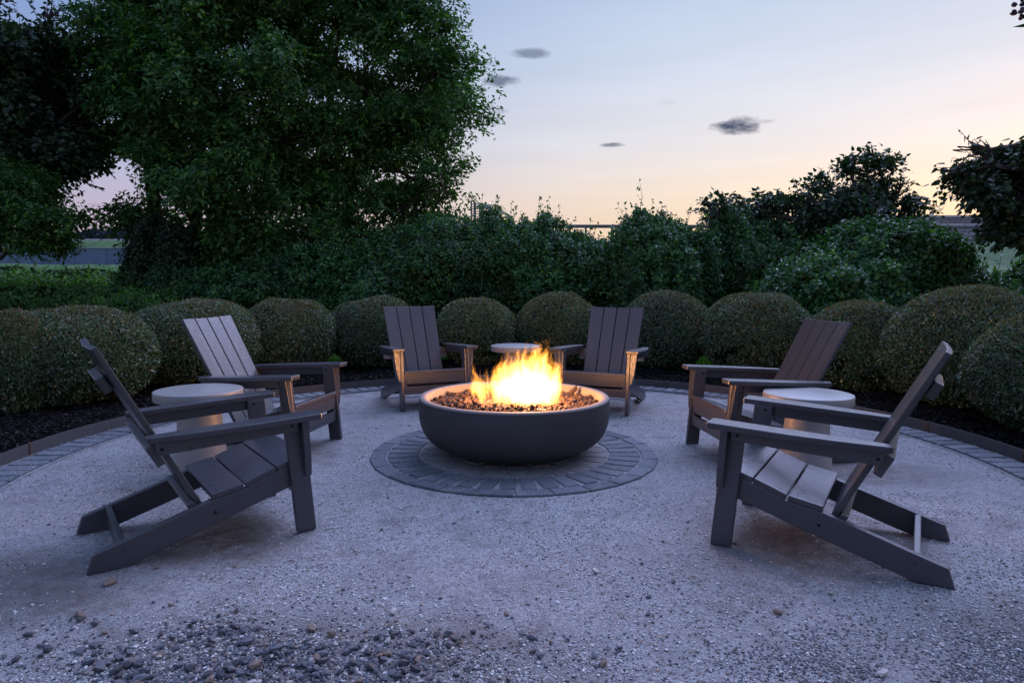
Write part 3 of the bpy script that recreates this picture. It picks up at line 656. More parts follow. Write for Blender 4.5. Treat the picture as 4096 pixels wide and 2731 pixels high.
# scattered single stones, all over the patio
n = 0
while n < 80:
    yy = 1.75 + 3.6 * random.random() ** 1.7; xx = random.uniform(-1, 1) * .74 * yy
    if not in_patio(np.array(xx), np.array(yy), .35): continue
    mk = random.choice(['stone', 'stone', 'stone_brown', 'stone_pale']); n += 1
    tag(stone_shared(xx, yy, random.uniform(.005, .0105), mk, n), 'small single pebble lying loose on the open gravel', 'pebble', 'pebbles dotted over the open gravel')
for (x, y, s, mk, lab) in [(-1.50, 2.42, .019, 'stone_brown', 'large half buried brown stone beside the rear rails of the nearest left chair'), (1.17, 6.20, .030, 'stone_brown', 'flat brown stone beside the rear foot of the chair right of the flames'),
                      (-.75, 1.88, .017, 'stone_brown', 'largest brown stone on the left side of the loose stone heap'), (.33, 2.55, .013, 'stone_pale', 'smooth pale oval pebble alone in the middle right gravel'),
                      (1.08, 1.86, .014, 'stone_pale', 'largest pale stone among the dark slate chips at front right'), (.92, 2.23, .014, 'stone_brown', 'brown stone left of the right chair rail foot on open gravel')]:
    tag(stone_shared(x, y, s, mk, 3), lab, 'stone')
def tube(pts, rad, n=6):
    pts = np.array(pts, float); m = len(pts); V = []
    tg = np.gradient(pts, axis=0); tg = unit(tg)
    for i in range(m):
        a = np.cross(tg[i], [0.13, .31, .94]); a = a / max(np.linalg.norm(a), 1e-6); b = np.cross(tg[i], a)
        for k in range(n):
            q = 2 * np.pi * k / n; V.append(pts[i] + (a * math.cos(q) + b * math.sin(q)) * rad[i])
    V = np.array(V); i = np.arange(n); j = (i + 1) % n
    Fc = np.concatenate([np.c_[k * n + i, k * n + j, (k + 1) * n + j, (k + 1) * n + i] for k in range(m - 1)])
    return V, Fc
for k in range(16):
    yy = random.uniform(1.9, 4.0); xx = random.uniform(-.7, .7) * yy; L = random.uniform(.03, .09); a = random.uniform(0, 3.14)
    if not in_patio(np.array(xx), np.array(yy), .4): continue
    p = [(xx + L * q * math.cos(a + .2 * q), yy + L * q * math.sin(a + .2 * q), .004 + .003 * math.sin(q * 5) + float(gz(np.array(xx), np.array(yy)))) for q in (0, .35, .7, 1)]
    tag(link('fallen_twig', np_mesh('fallen_twig', *tube(p, [.0014, .0013, .0011, .0005], 5)), M['twig']), 'thin dark twig fallen on the gravel', 'twig', 'twigs fallen on the gravel')

# ------------------------------------------------------------------ foliage
def leaf_mesh(P, D, N, L, W, shape=4, fold=.25, droop=0):
    """P base, D direction, N leaf normal; returns V, F"""
    n = len(P); D = unit(D); S = unit(np.cross(D, N)); N = np.cross(S, D); L = L[:, None]; W = W[:, None]
    if shape == 4:
        V = np.stack([P, P + D * L * .45 + S * W / 2 + N * W * fold, P + D * L - N * L * droop, P + D * L * .45 - S * W / 2 + N * W * fold], 1).reshape(-1, 3)
        k = np.arange(n)[:, None] * 4; return V, np.concatenate([k + [0, 1, 2], k + [0, 2, 3]], 0)
    V = np.stack([P, P + D * L * .18 + S * W * .5 + N * W * fold, P + D * L * .62 + S * W * .34 + N * W * fold * .7 - N * L * droop * .4, P + D * L - N * L * droop,
                  P + D * L * .62 - S * W * .34 + N * W * fold * .7 - N * L * droop * .4, P + D * L * .18 - S * W * .5 + N * W * fold], 1).reshape(-1, 3)
    k = np.arange(n)[:, None] * 6; return V, np.concatenate([k + [0, 1, 2, 3], k + [0, 3, 4, 5]], 0)
def facing_leaves(P, O, L, W, shape=4, spread=.8, up=.25, droop=.1, g=rng):
    """leaves whose upper faces look along O (outward)"""
    n = len(P); N = unit(O + g.normal(size=(n, 3)) * spread * .6 + [0, 0, up])
    D = unit(np.cross(N, g.normal(size=(n, 3))) + [0, 0, -.25]); return leaf_mesh(P, D, N, L, W, shape, .18, droop)

def hedge(cx, cy, hw, hd, top, seed, lab, ang, nleaf, lump=.12):
    g = np.random.default_rng(seed)
    t = tag(empty('hedge_dome', (cx, cy, .03), ang), lab, 'hedge', 'clipped hedge domes round the patio')
    zc = .44 * top; up = top - zc; dn = zc - .02
    def surf(d, rough=True):     # d unit directions -> points on the clipped dome
        c = np.where(d[:, 2:3] > 0, up, dn); ab = np.array([hw, hd])
        ex = np.where(d[:, 2:3] > 0, 2.25, 2.7)
        den_ = (np.abs(d[:, 0:1] / hw) ** ex + np.abs(d[:, 1:2] / hd) ** ex + np.abs(d[:, 2:3] / c) ** ex) ** (1 / ex)
        p = d / den_
        low = sstep(.15, -.9, d[:, 2:3])
        p[:, :2] *= 1 - .30 * low
        if rough:
            p = p * (1 + (lump * .6 * wav(d, seed, 2.6)[:, None]) + (.012 + .05 * low) * wav(p, seed + 1, 16)[:, None] + (.008 + .035 * low) * wav(p, seed + 2, 34)[:, None])
        p[:, 2] += zc; return p
    V0, F0 = ico(5); V = surf(unit(V0)); V[:, :2] *= .86; V[:, 2] = (V[:, 2] - zc) * .90 + zc
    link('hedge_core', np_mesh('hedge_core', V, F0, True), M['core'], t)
    # leaf shell; denser on the side towards the patio
    n = int(nleaf * 1.55); d = unit(g.normal(size=(n, 3)) * [hw, hd, up]); inward = d[:, 1] * -1
    keep = (g.uniform(size=n) < np.where(inward > -.35, 1, .35)); d = d[keep]; n = len(d)
    p = surf(d); e = 1e-2; q1 = unit(np.cross(d, [0.3, .2, .93])); q2 = np.cross(d, q1)
    nr = unit(np.cross(surf(unit(d + q1 * e), False) - surf(d, False), surf(unit(d + q2 * e), False) - surf(d, False))); nr = nr * np.sign((nr * d).sum(1))[:, None]
    low = sstep(.25, -.8, d[:, 2])
    holes = (wav(p, seed + 5, 6) + .6 * wav(p, seed + 6, 13)) * (.25 + low) > .52
    depth = np.abs(g.normal(size=n)) * (.018 + .045 * low); p = p - nr * depth[:, None] + nr * (.008 + .012 * g.normal(size=n) * low)[:, None]
    thin = g.uniform(size=n) < .25 + .5 * (1 - sstep(-.2, .3, wav(p, seed + 9, 5)))  # lets dark pockets in
    ok = ~(holes & (g.uniform(size=n) < .85)) & ~((low > .3) & thin & (g.uniform(size=n) < .35)); p, nr, low, d = p[ok], nr[ok], low[ok], d[ok]; n = len(p)
    L = g.uniform(.020, .034, n) * (1 + .45 * low); W = L * g.uniform(.42, .6, n)
    N = unit(nr + g.normal(size=(n, 3)) * (.42 + .3 * low)[:, None]); D = unit(np.cross(N, g.normal(size=(n, 3))) + nr * .55)
    V, Fc = leaf_mesh(p, D, N, L, W, 4, .22)
    tip = (g.uniform(size=n) < .50 * sstep(.45, .95, d[:, 2]) + .10 * (wav(p, seed + 3, 3) > .3)); mi = np.concatenate([tip, tip]).astype(int)
    tag(link('hedge_leaves', np_mesh('hedge_leaves', V, Fc, False, mi), [M['hedge'], M['hedge_tip']], t), kind='stuff')
    # reddish shoots standing proud of the clipped top
    n = 3200; d = unit(g.normal(size=(n, 3)) * [hw, hd, up]); d[:, 2] = np.abs(d[:, 2]); p = surf(d); L = g.uniform(.010, .030, n) + .035 * (g.uniform(size=n) < .04); W = L * .28
    V, Fc = leaf_mesh(p - d * .004, unit(d * [.6, .6, 1] + [0, 0, .9] + g.normal(size=(n, 3)) * .35), g.normal(size=(n, 3)), L, W, 4, .1)
    tag(link('new_shoots', np_mesh('new_shoots', V, Fc), M['hedge_tip'], t), kind='stuff')
    # bare twigs inside the lower skirt
    Vs, Fs, off = [], [], 0
    for k in range(70):
        a = g.uniform(0, 6.283); z0 = g.uniform(.02, .28) * top; r0 = g.uniform(.1, .5); p0 = np.array([hw * r0 * math.cos(a), hd * r0 * math.sin(a), z0])
        r1 = g.uniform(.72, .93); a1 = a + g.normal() * .35; p1 = np.array([hw * r1 * math.cos(a1), hd * r1 * math.sin(a1), z0 + g.uniform(.03, .42) * top])
        pm = (p0 + p1) / 2 + g.normal(size=3) * .03; v, f = tube([p0, pm, p1, p1 + g.normal(size=3) * .04], [.004, .003, .0018, .0006], 4); Vs.append(v); Fs.append(f + off); off += len(v)
    tag(link('inner_twigs', np_mesh('inner_twigs', np.concatenate(Vs), np.concatenate(Fs)), M['twig'], t), kind='stuff')
    Vs, Fs = tube([(0, 0, -.06), (.01, 0, .2 * top), (0, .02, .5 * top)], [.035, .03, .02], 8); link('stem', np_mesh('stem', Vs, Fs), M['bark'], t)
    return t
K = 1.7415
def ray(x, y):
    u, v = (x - 2048) / 2692, (y - 1365.5) / 2692; c, s = math.cos(R(5.2)), math.sin(R(5.2)); return np.array([u, c - v * s, -s - v * c])
HG = [(-62, 118, 724, 4.35, .98, 'clipped hedge dome cut off by the left edge of the photo', 46000),
      (12, 338, 703, 4.35, 1.0, 'low broad hedge dome at left behind the tilted back of the nearest left chair', 46000),
      (290, 588, 687, 4.5, 1.0, 'broad hedge dome behind the back of the chair by the left side table', 40000),
      (540, 768, 687, 4.6, 1.0, 'rounded hedge dome in the gap between the left chair back and the left rear chair', 34000),
      (753, 962, 680, 4.6, 1.0, 'dark hedge dome just behind and left of the left rear chair', 32000),
      (998, 1194, 684, 4.6, 1.0, 'hedge dome left of centre above the middle side table', 30000),
      (1186, 1392, 674, 4.6, 1.0, 'hedge dome right of centre behind the flames', 30000),
      (1432, 1640, 670, 4.6, 1.0, 'hedge dome behind and right of the right rear chair', 32000),
      (1616, 1868, 668, 4.6, 1.0, 'tall hedge dome in the open gap right of the right rear chair', 36000),
      (1850, 2098, 691, 4.35, 1.0, 'hedge dome behind the back of the chair by the right side table', 38000),
      (2046, 2424, 657, 4.3, 1.0, 'largest hedge dome at right behind the nearest right chair', 50000),
      (2262, 2640, 712, 3.95, 1.0, 'nearest hedge dome cut off by the right edge of the photo', 46000)]
for i, (l, r, tp, RR, q, lab, nl) in enumerate(HG):
    d = ray((l + r) / 2 * K, tp * K); dd = d[:2] / np.linalg.norm(d[:2]); b = dd @ BC; c0 = BC @ BC - RR * RR; tt = b + math.sqrt(b * b - c0); P = dd * tt
    k = P[1] / d[1]; top = 1.1375 + d[2] * k - .03; w = (ray(r * K, tp * K)[0] - ray(l * K, tp * K)[0]) * k / 2
    rad = math.atan2(P[1] - BC[1], P[0] - BC[0])
    hedge(P[0], P[1], w * .965, min(.60, w * .9), top * .985, 100 + i * 17, lab, rad - math.pi / 2, nl)

# vine covered banks and shrubs
def bank(name, lab, cat, blobs, mat, nleaf, seed, L=(.042, .072), wr=.75, shape=6, shoots=0, group=None, rough=.19, core=True, stems=3, coremat='core', up=.35):
    """blobs: (x, y, z, rx, ry, rz) ellipsoids making up one shrub"""
    g = np.random.default_rng(seed); B = np.array(blobs, float); c0 = B[0, :3].copy()
    z0 = terrain_z(c0[0], c0[1]); t = tag(empty(name, (c0[0], c0[1], z0)), lab, cat, group)
    off = np.array([c0[0], c0[1], z0])
    area = B[:, 3] * B[:, 5] + B[:, 4] * B[:, 5] + B[:, 3] * B[:, 4]; pr = area / area.sum()
    def pts(n, push=0.0):
        k = g.choice(len(B), n, p=pr); d = unit(g.normal(size=(n, 3)) * B[k, 3:6]); flip = (d[:, 1] > .3) & (g.uniform(size=n) < .65); d[flip, 1] *= -1
        lowf = (d[:, 2] < -.2) & (g.uniform(size=n) < .5); d[lowf, 2] *= -1
        rr = 1 + rough * wav(d * 2 + B[k, :3], seed + 1, 3) + rough * .6 * wav(d * 2 + B[k, :3], seed + 2, 8) + push
        p = B[k, :3] + d * B[k, 3:6] * rr[:, None]; nr = unit(d / B[k, 3:6])
        # drop what is deep inside another blob
        q = (((p[:, None, :] - B[None, :, :3]) / B[None, :, 3:6]) ** 2).sum(-1); q[np.arange(n), k] = 9
        ok = (q.min(1) > .72) & (p[:, 2] > z0 + .02); return p[ok], nr[ok], k[ok]
    if core:
        Vs, Fs, o_ = [], [], 0; V0, F0 = ico(4)
        for j, b in enumerate(B):
            dd = unit(V0); rr = .88 * (1 + rough * wav(dd * 2 + b[:3], seed + 1, 3)); v = b[:3] + dd * b[3:6] * rr[:, None]; v[:, 2] = np.maximum(v[:, 2], z0 - .3)
            Vs.append(v - off); Fs.append(F0 + o_); o_ += len(v)
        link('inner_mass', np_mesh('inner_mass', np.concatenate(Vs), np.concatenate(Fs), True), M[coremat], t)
    p, nr, k = pts(nleaf); n = len(p); p = p + nr * (g.uniform(-.10, .05, n) + .05 * np.abs(g.normal(size=n)) * (g.uniform(size=n) < .2))[:, None]
    LL = g.uniform(L[0], L[1], n); V, Fc = facing_leaves(p - off, nr, LL, LL * wr * g.uniform(.8, 1.1, n), shape, .95, up, .15, g)
    tag(link('leaves', np_mesh('leaves', V, Fc), M[mat], t), kind='stuff')
    if shoots:
        p, nr, k = pts(shoots * 3); ok = nr[:, 2] > .25; p, nr = p[ok][:shoots], nr[ok][:shoots]; Vs, Fs, o_ = [], [], 0; LP, LD = [], []
        for j in range(len(p)):
            h = g.uniform(.12, .55); dr = unit(nr[j] * .5 + [0, 0, 1] + g.normal(size=3) * .3); e = p[j] + dr * h; m_ = (p[j] + e) / 2 + g.normal(size=3) * .03
            v, f = tube([p[j] - off, m_ - off, e - off], [.006, .004, .0015], 4); Vs.append(v); Fs.append(f + o_); o_ += len(v)
            for q in np.arange(.15, 1.02, .085 / max(h, .15) * .8):
                LP.append(p[j] * (1 - q) + e * q - off + g.normal(size=3) * .008); LD.append(unit(g.normal(size=3) * .9 + [0, 0, .1]))
        link('shoot_stems', np_mesh('shoot_stems', np.concatenate(Vs), np.concatenate(Fs)), M['bark'], t)['kind'] = 'stuff'
        LP, LD = np.array(LP), np.array(LD); LL = g.uniform(.05, .085, len(LP)); V, Fc = leaf_mesh(LP, LD, unit(g.normal(size=LP.shape) + [0, 0, .8]), LL, LL * .6, shape, .2, .2)
        tag(link('shoot_leaves', np_mesh('shoot_leaves', V, Fc), M[mat], t), kind='stuff')
    for j in range(stems):
        b = B[j % len(B)]; q = np.array([b[0] + g.uniform(-.3, .3) * b[3], b[1], z0 - .1]) - off; e = b[:3] + [g.uniform(-.3, .3) * b[3], 0, b[5] * .4] - off
        link('stem', np_mesh('stem', *tube([q, (q + e) / 2 + g.normal(size=3) * .1, e], [.05, .04, .015], 7)), M['bark'], t)
    return t
def at(X, Yp, Yd):           # D-pixel helper: world point at depth Yd
    d = ray(X * K, Yp * K); k = Yd / d[1]; return d[0] * k, Yd, 1.1375 + d[2] * k
def ell(X, Yt, Yd, hwpx, depth=1.0, zb=0.0):   # ellipsoid whose top is at pixel (X,Yt), standing on zb
    x, y, zt = at(X, Yt, Yd); rx = hwpx * K / 2692 * Yd; rz = (zt - zb) / 2 * 1.12; return (x, y, zt - rz, rx, depth, rz)
bank('vine_bank', 'dark vine covered thicket left of centre below the light fern leaved sapling', 'thicket', [ell(1010, 500, 12.5, 150, 1.3), ell(1130, 492, 12.6, 130, 1.2), ell(1240, 498, 12.5, 105, 1.2), ell(900, 545, 12.2, 110, 1.1)], 'vine', 60000, 301, shoots=60)
bank('vine_bank', 'lower stretch of vine thicket under the highway guardrail in the centre', 'thicket', [ell(1350, 545, 12.2, 110, 1.2), ell(1290, 560, 11.8, 110, 1.1), ell(1420, 560, 12, 100, 1.1)], 'vine', 38000, 302, shoots=24)
bank('vine_mound', 'rounded vine mound with a peak right of centre', 'thicket', [ell(1495, 500, 11.6, 105, 1.2), ell(1560, 530, 11.4, 80, 1.1), ell(1440, 540, 11.4, 70, 1)], 'vine', 42000, 303, shoots=45)
bank('vine_bank', 'vine thicket spreading below the bare topped sapling at right', 'thicket', [ell(1680, 492, 12.0, 110, 1.2), ell(1780, 500, 12, 120, 1.2), ell(1900, 480, 12, 130, 1.3), ell(1970, 512, 12, 75, 1.2)], 'vine', 52000, 304, shoots=70)
bank('ivy_bush', 'great round bush of broad blue green leaves at right behind the hedge domes', 'bush', [ell(2020, 520, 9.6, 175, 1.3), ell(1900, 585, 9.3, 145, 1.1), ell(2080, 556, 9.5, 95, 1.1), ell(2170, 615, 9.2, 100, 1.0), ell(2260, 640, 9.2, 75, .8), ell(1830, 640, 9.0, 90, .8)], 'vine', 72000, 305, L=(.045, .08), shoots=50)
bank('shrub', 'pale green shrub low at the right edge beside the great bush', 'shrub', [ell(2350, 610, 9.3, 60, .6)], 'weed', 6000, 306, shoots=8)
bank('undergrowth', 'deep shaded undergrowth beneath the big trees at left', 'undergrowth', [ell(430, 590, 12.4, 150, 1.2), ell(600, 600, 12.2, 170, 1.2), ell(760, 570, 12.4, 150, 1.2), ell(860, 590, 11.8, 110, 1.0)], 'vine', 50000, 307, shoots=20)
bank('dry_vine_tangle', 'tangle of brown dry vines hanging round the left trunks', 'vines', [ell(345, 500, 12.2, 60, .7), ell(410, 520, 12.2, 70, .7)], 'darkleaf', 7000, 308, L=(.04, .07), shape=4)
bank('weed_bank', 'bright green weeds between the hedge dome and the field at far left', 'weeds', [ell(60, 655, 11.0, 180, 1.2), ell(230, 665, 11.0, 130, 1.1), ell(120, 640, 13, 220, 1.4), ell(330, 680, 10.6, 110, 1.0)], 'weed', 70000, 309, L=(.04, .075), wr=.6, shoots=90)
bank('weed_bank', 'lighter loose weeds farther out in the field at far left', 'weeds', [ell(100, 622, 17, 170, 1.5, .7), ell(220, 618, 18, 120, 1.5, .8), ell(-20, 612, 18, 120, 1.5, .8)], 'weed', 32000, 310, L=(.06, .12), wr=.6, shoots=0)

# trees
def tree(name, lab, base, tops, blobs, mat, nspray, per, seed, L=(.07, .12), wr=.36, droop=.5, trunk_r=.16, group=None, shape=4, fill=.55, spr=(.25, .55), core=0, clump=44, csz=.22):
    g = np.random.default_rng(seed); B = np.array(blobs, float); bx, by = base; z0 = terrain_z(bx, by)
    t = tag(empty(name, (bx, by, z0)), lab, 'tree', group); off = np.array([bx, by, z0])
    tips = []
    for j, (tx, ty, tz) in enumerate(tops):       # trunks
        e = np.array([tx, ty, tz]) - off; m1 = e * .33 + g.normal(size=3) * [.12, .12, 0]; m2 = e * .66 + g.normal(size=3) * [.2, .2, 0]; s = np.array([(j - (len(tops) - 1) / 2) * .22, 0, -.15])
        rr = trunk_r * (1 - .12 * j); link('trunk', np_mesh('trunk', *tube([s, s * .5 + m1, m2, e], [rr, rr * .8, rr * .5, rr * .15], 9), True), M['bark'], t); tips += [m1 + s * .5, m2, e]
    tips = np.array(tips); Vs, Fs, o_ = [], [], 0
    for b in B:                            # limb to each blob, with twigs fanning out in it
        c = b[:3] - off; dd = np.linalg.norm((tips - c) * [1, 1, 1.4] + np.array([0, 0, .6]), axis=1); s = tips[np.argmin(dd)]
        m_ = (s + c) / 2 + g.normal(size=3) * .15 - [0, 0, .1]
        link('limb', np_mesh('limb', *tube([s, m_, c], [.055, .035, .018], 6), True), M['bark'], t)
        for k in range(12):
            e = c + unit(g.normal(size=3)) * b[3:6] * g.uniform(.6, .98); m2 = (c + e) / 2 + g.normal(size=3) * .08
            v, f = tube([m_ * .25 + c * .75, m2, e], [.016, .009, .003], 4); Vs.append(v); Fs.append(f + o_); o_ += len(v)
    tag(link('twigs', np_mesh('twigs', np.concatenate(Vs), np.concatenate(Fs)), M['bark'], t), kind='stuff')
    vol = B[:, 3] * B[:, 4] * B[:, 5]; vol = vol ** .8; pr = vol / vol.sum(); k = g.choice(len(B), nspray, p=pr)
    ncl = max(8, nspray // clump); kc = g.choice(len(B), ncl, p=pr); dc = unit(g.normal(size=(ncl, 3))); rc = g.uniform(fill, 1.0, ncl) ** .6 * (1 + .12 * wav(dc * 3 + B[kc, :3], seed, 2.3))
    cc = B[kc, :3] + dc * B[kc, 3:6] * rc[:, None]; j = g.integers(0, ncl, nspray); d = dc[j]
    c = cc[j] + g.normal(size=(nspray, 3)) * [csz, csz, csz * .6]; c[:, 2] -= .25 * np.hypot(c[:, 0] - cc[j, 0], c[:, 1] - cc[j, 1])
    # clumping: pull towards clump centres
    dirs = unit(d + [0, 0, -droop] + g.normal(size=(nspray, 3)) * .45); sl = g.uniform(spr[0], spr[1], nspray)
    q = np.tile(np.linspace(0, 1, per), (nspray, 1)); P = c[:, None, :] + dirs[:, None, :] * (q * sl[:, None])[..., None]; P[..., 2] -= (q ** 2) * sl[:, None] * .25
    P = P + g.normal(size=P.shape) * .035; side = np.where(np.arange(per) % 2, 1, -1)[None, :, None]
    sv = unit(np.cross(dirs, [0, 0, 1.0]))[:, None, :] * side; D = unit(dirs[:, None, :] * .7 + sv * .9 + [0, 0, -droop * .6] + g.normal(size=P.shape) * .45)
    P, D = P.reshape(-1, 3) - off, D.reshape(-1, 3); n = len(P); N = unit(g.normal(size=(n, 3)) * .7 + [0, 0, 1] + np.repeat(d, per, 0) * .5); LL = g.uniform(L[0], L[1], n)
    V, Fc = leaf_mesh(P, D, N, LL, LL * wr, shape, .15, .1); tag(link('crown', np_mesh('crown', V, Fc), M[mat], t), kind='stuff')
    return t
def bl(X, Yp, Yd, rpx, rpy=None, dep=1.0):
    x, y, z = at(X, Yp, Yd); s = K / 2692 * Yd; return (x, y, z, rpx * s, dep, (rpy or rpx) * s)
yd = 13.0
blA = [bl(340, 60, yd, 120, 115, 1.5), bl(480, 30, yd - .5, 150, 130, 1.6), bl(320, 230, yd, 80, 110, 1.2), bl(440, 220, yd - .6, 140, 130, 1.6), bl(590, 180, yd - .3, 150, 130, 1.6), bl(385, 370, yd, 85, 90, 1.2), bl(520, 380, yd - .5, 140, 110, 1.4),
       bl(365, 490, yd + .2, 60, 60, .9), bl(450, 500, yd, 110, 80, 1.2), bl(600, 510, yd, 130, 80, 1.3), bl(400, -80, yd, 150, 110, 1.5), bl(620, -60, yd, 150, 120, 1.5), bl(665, 330, yd - .6, 110, 100, 1.3), bl(238, 95, yd, 36, 45, .6)]
blB = [bl(760, 60, yd + .8, 140, 120, 1.5), bl(900, 60, yd + 1, 130, 120, 1.4), bl(980, 40, yd + 1, 90, 110, 1.2), bl(830, 200, yd + .8, 130, 110, 1.4), bl(970, 190, yd + 1, 105, 100, 1.2), bl(1050, 190, yd + 1, 62, 75, .9), bl(1020, 270, yd + 1, 75, 50, .9),
       bl(760, 320, yd + .6, 110, 90, 1.3), bl(900, 330, yd + 1, 100, 55, .9), bl(770, 440, yd + .6, 90, 60, 1.0), bl(890, 420, yd + 1, 85, 45, .6), bl(985, 400, yd + 1, 75, 40, .5), bl(1000, 460, yd + 1, 60, 45, .6), bl(720, 540, yd + .3, 100, 60, 1.1), bl(880, 500, yd + .8, 85, 42, .7), bl(840, -60, yd + 1, 160, 90, 1.4), bl(820, 510, yd + .3, 90, 50, .9), bl(940, 470, yd + .8, 75, 45, .7), bl(1030, 430, yd + 1, 35, 50, .5), bl(680, 450, yd, 90, 70, 1.0), bl(960, 300, yd + 1, 80, 40, .9)]
x1, y1, _ = at(400, 600, yd); x2, y2, _ = at(700, 600, yd + .9)
tree('big_tree', 'tall full leafed tree with drooping leaves filling the upper left of the view', (x1, y1), [at(330, -40, yd), at(470, -60, yd), at(600, 40, yd - .2)], blA, 'treeleaf', 10600, 12, 401, L=(.075, .135), wr=.46, fill=.42, droop=.45, trunk_r=.17, spr=(.18, .38))
tree('big_tree', 'tall tree right of the big one, its lower right branches open against the sunset', (x2, y2), [at(780, 40, yd + .9), at(930, 120, yd + 1)], blB, 'treeleaf', 7000, 12, 402, L=(.075, .135), wr=.46, droop=.45, trunk_r=.16, fill=.35, spr=(.18, .38))
yc = 12.0
blC = [bl(30, 110, yc, 90, 70, 1.2), bl(110, 170, yc, 95, 90, 1.2), bl(20, 230, yc, 110, 90, 1.3), bl(140, 280, yc, 100, 60, 1.1), bl(50, 330, yc, 90, 60, 1.2), bl(150, 325, yc, 60, 30, .6), bl(190, 370, yc, 45, 14, .4), bl(120, 30, yc, 30, 30, .3), bl(200, 230, yc, 50, 60, .7), bl(-80, 150, yc, 110, 160, 1.3), bl(-80, 330, yc, 110, 100, 1.3)]
x3, y3, _ = at(-60, 600, yc)
trC = tree('maple_tree', 'dark broad leafed tree entering at the left edge beside the big tree', (x3, y3), [at(-40, 120, yc), at(60, 150, yc)], blC, 'darkleaf', 5200, 11, 403, L=(.08, .13), wr=.75, droop=.3, trunk_r=.16, shape=4, fill=.4, spr=(.15, .32), csz=.15)
blD = [bl(15, 420, 11, 60, 34, .8), bl(88, 455, 11, 55, 38, .8), bl(20, 492, 11, 72, 38, .8), bl(108, 500, 11, 48, 30, .6), bl(-80, 480, 11, 70, 80, .9), bl(60, 540, 11, 60, 14, .6)]
x4, y4, _ = at(-190, 620, 11)
tree('low_tree', 'small leafy tree reaching in low at the left edge under the maple', (x4, y4), [at(-150, 470, 11), at(-60, 440, 11)], blD, 'treeleaf', 2600, 10, 404, L=(.06, .10), wr=.5, droop=.3, trunk_r=.09, fill=.3, spr=(.12, .28), csz=.14)
blE = [bl(1950, 440, 11.4, 75, 42, .7), bl(2035, 450, 11.4, 50, 38, .7), bl(1990, 398, 11.4, 42, 26, .4), bl(1988, 352, 11.4, 8, 20, .1), bl(2058, 370, 11.4, 20, 7, .15), bl(1945, 375, 11.4, 20, 16, .3), bl(2068, 425, 11.4, 16, 18, .3), bl(1890, 470, 11.4, 50, 24, .6), bl(1690, 478, 11.8, 60, 10, .4), bl(1800, 470, 11.8, 50, 14, .4)]
x5, y5, _ = at(1985, 600, 11.4)
trE = tree('sapling', 'dark sapling with thin upright shoots against the sunset at right', (x5, y5), [at(1985, 345, 11.4), at(2050, 380, 11.4)], blE, 'darkleaf', 820, 9, 405, L=(.07, .12), wr=.6, droop=.2, trunk_r=.07, fill=.25, shape=6, spr=(.12, .28), csz=.16)
blF = [bl(2358, 400, 7.6, 58, 55, .8), bl(2378, 465, 7.6, 68, 60, .8), bl(2345, 505, 7.6, 34, 28, .5), bl(2255, 375, 7.6, 26, 12, .25), bl(2200, 386, 7.6, 30, 6, .15), bl(2232, 348, 7.6, 12, 18, .15), bl(2268, 415, 7.6, 26, 9, .2), bl(2312, 445, 7.6, 22, 22, .3), bl(2420, 380, 7.6, 70, 70, .8), bl(2440, 480, 7.6, 80, 80, .8)]
x6, y6, _ = at(2600, 600, 7.6)
trF = tree('edge_tree', 'dark leafy tree leaning in from the right edge with branches pointing left', (x6, y6), [at(2470, 420, 7.6), at(2500, 380, 7.6)], blF, 'darkleaf', 1900, 10, 406, L=(.06, .10), wr=.7, droop=.3, trunk_r=.08, fill=.4, shape=6, spr=(.10, .22), csz=.09)
def add_shoots(t, Yd, segs, mat, seed, L=(.07, .11)):
    g = np.random.default_rng(seed); off = np.array(t.location); LP, LD = [], []
    for (xa, ya, xb, yb) in segs:
        a = np.array(at(xa, ya, Yd)) - off; b = np.array(at(xb, yb, Yd + g.uniform(-.15, .15))) - off; ln = np.linalg.norm(b - a)
        m_ = (a + b) / 2 + [0, 0, .06 * ln] + g.normal(size=3) * .03 * ln
        link('shoot', np_mesh('shoot', *tube([a, m_, b], [.010, .006, .002], 5)), M['bark'], t)
        for q in np.arange(.1, 1.01, .034 / ln):
            p = (1 - q) ** 2 * a + 2 * q * (1 - q) * (2 * m_ - (a + b) / 2) + q * q * b; LP.append(p + g.normal(size=3) * .006); LD.append(unit(unit(b - a) * .5 + g.normal(size=3) * .7 + [0, 0, -.5]))
    LP, LD = np.array(LP), np.array(LD); LL = g.uniform(L[0], L[1], len(LP)); V, Fc = leaf_mesh(LP, LD, unit(g.normal(size=LP.shape) + [0, -.5, .6]), LL, LL * .55, 6, .15, .2)
    tag(link('shoot_leaves', np_mesh('shoot_leaves', V, Fc), M[mat], t), kind='stuff')
add_shoots(trE, 11.4, [(1985, 400, 1992, 325), (1965, 400, 1928, 366), (1950, 410, 1915, 392), (2010, 400, 2082, 356), (2020, 415, 2070, 385), (2040, 430, 2108, 418), (2000, 390, 2012, 345), (1985, 385, 1972, 352), (1900, 455, 1880, 425), (1800, 465, 1790, 440), (1700, 475, 1690, 455), (1740, 475, 1752, 458), (1850, 462, 1858, 440)], 'darkleaf', 71)
add_shoots(trF, 7.6, [(2275, 382, 2144, 384), (2270, 370, 2205, 300), (2262, 365, 2236, 315), (2280, 405, 2192, 432), (2290, 360, 2262, 318), (2265, 375, 2185, 360), (2290, 430, 2240, 440), (2300, 500, 2262, 520)], 'darkleaf', 72, (.05, .085))
add_shoots(trC, 12.0, [(95, 75, 62, 2), (100, 70, 110, -5), (110, 80, 140, 20), (150, 380, 250, 400), (120, 395, 235, 440), (60, 50, 20, 20), (170, 300, 250, 330), (140, 150, 185, 110)], 'darkleaf', 73)
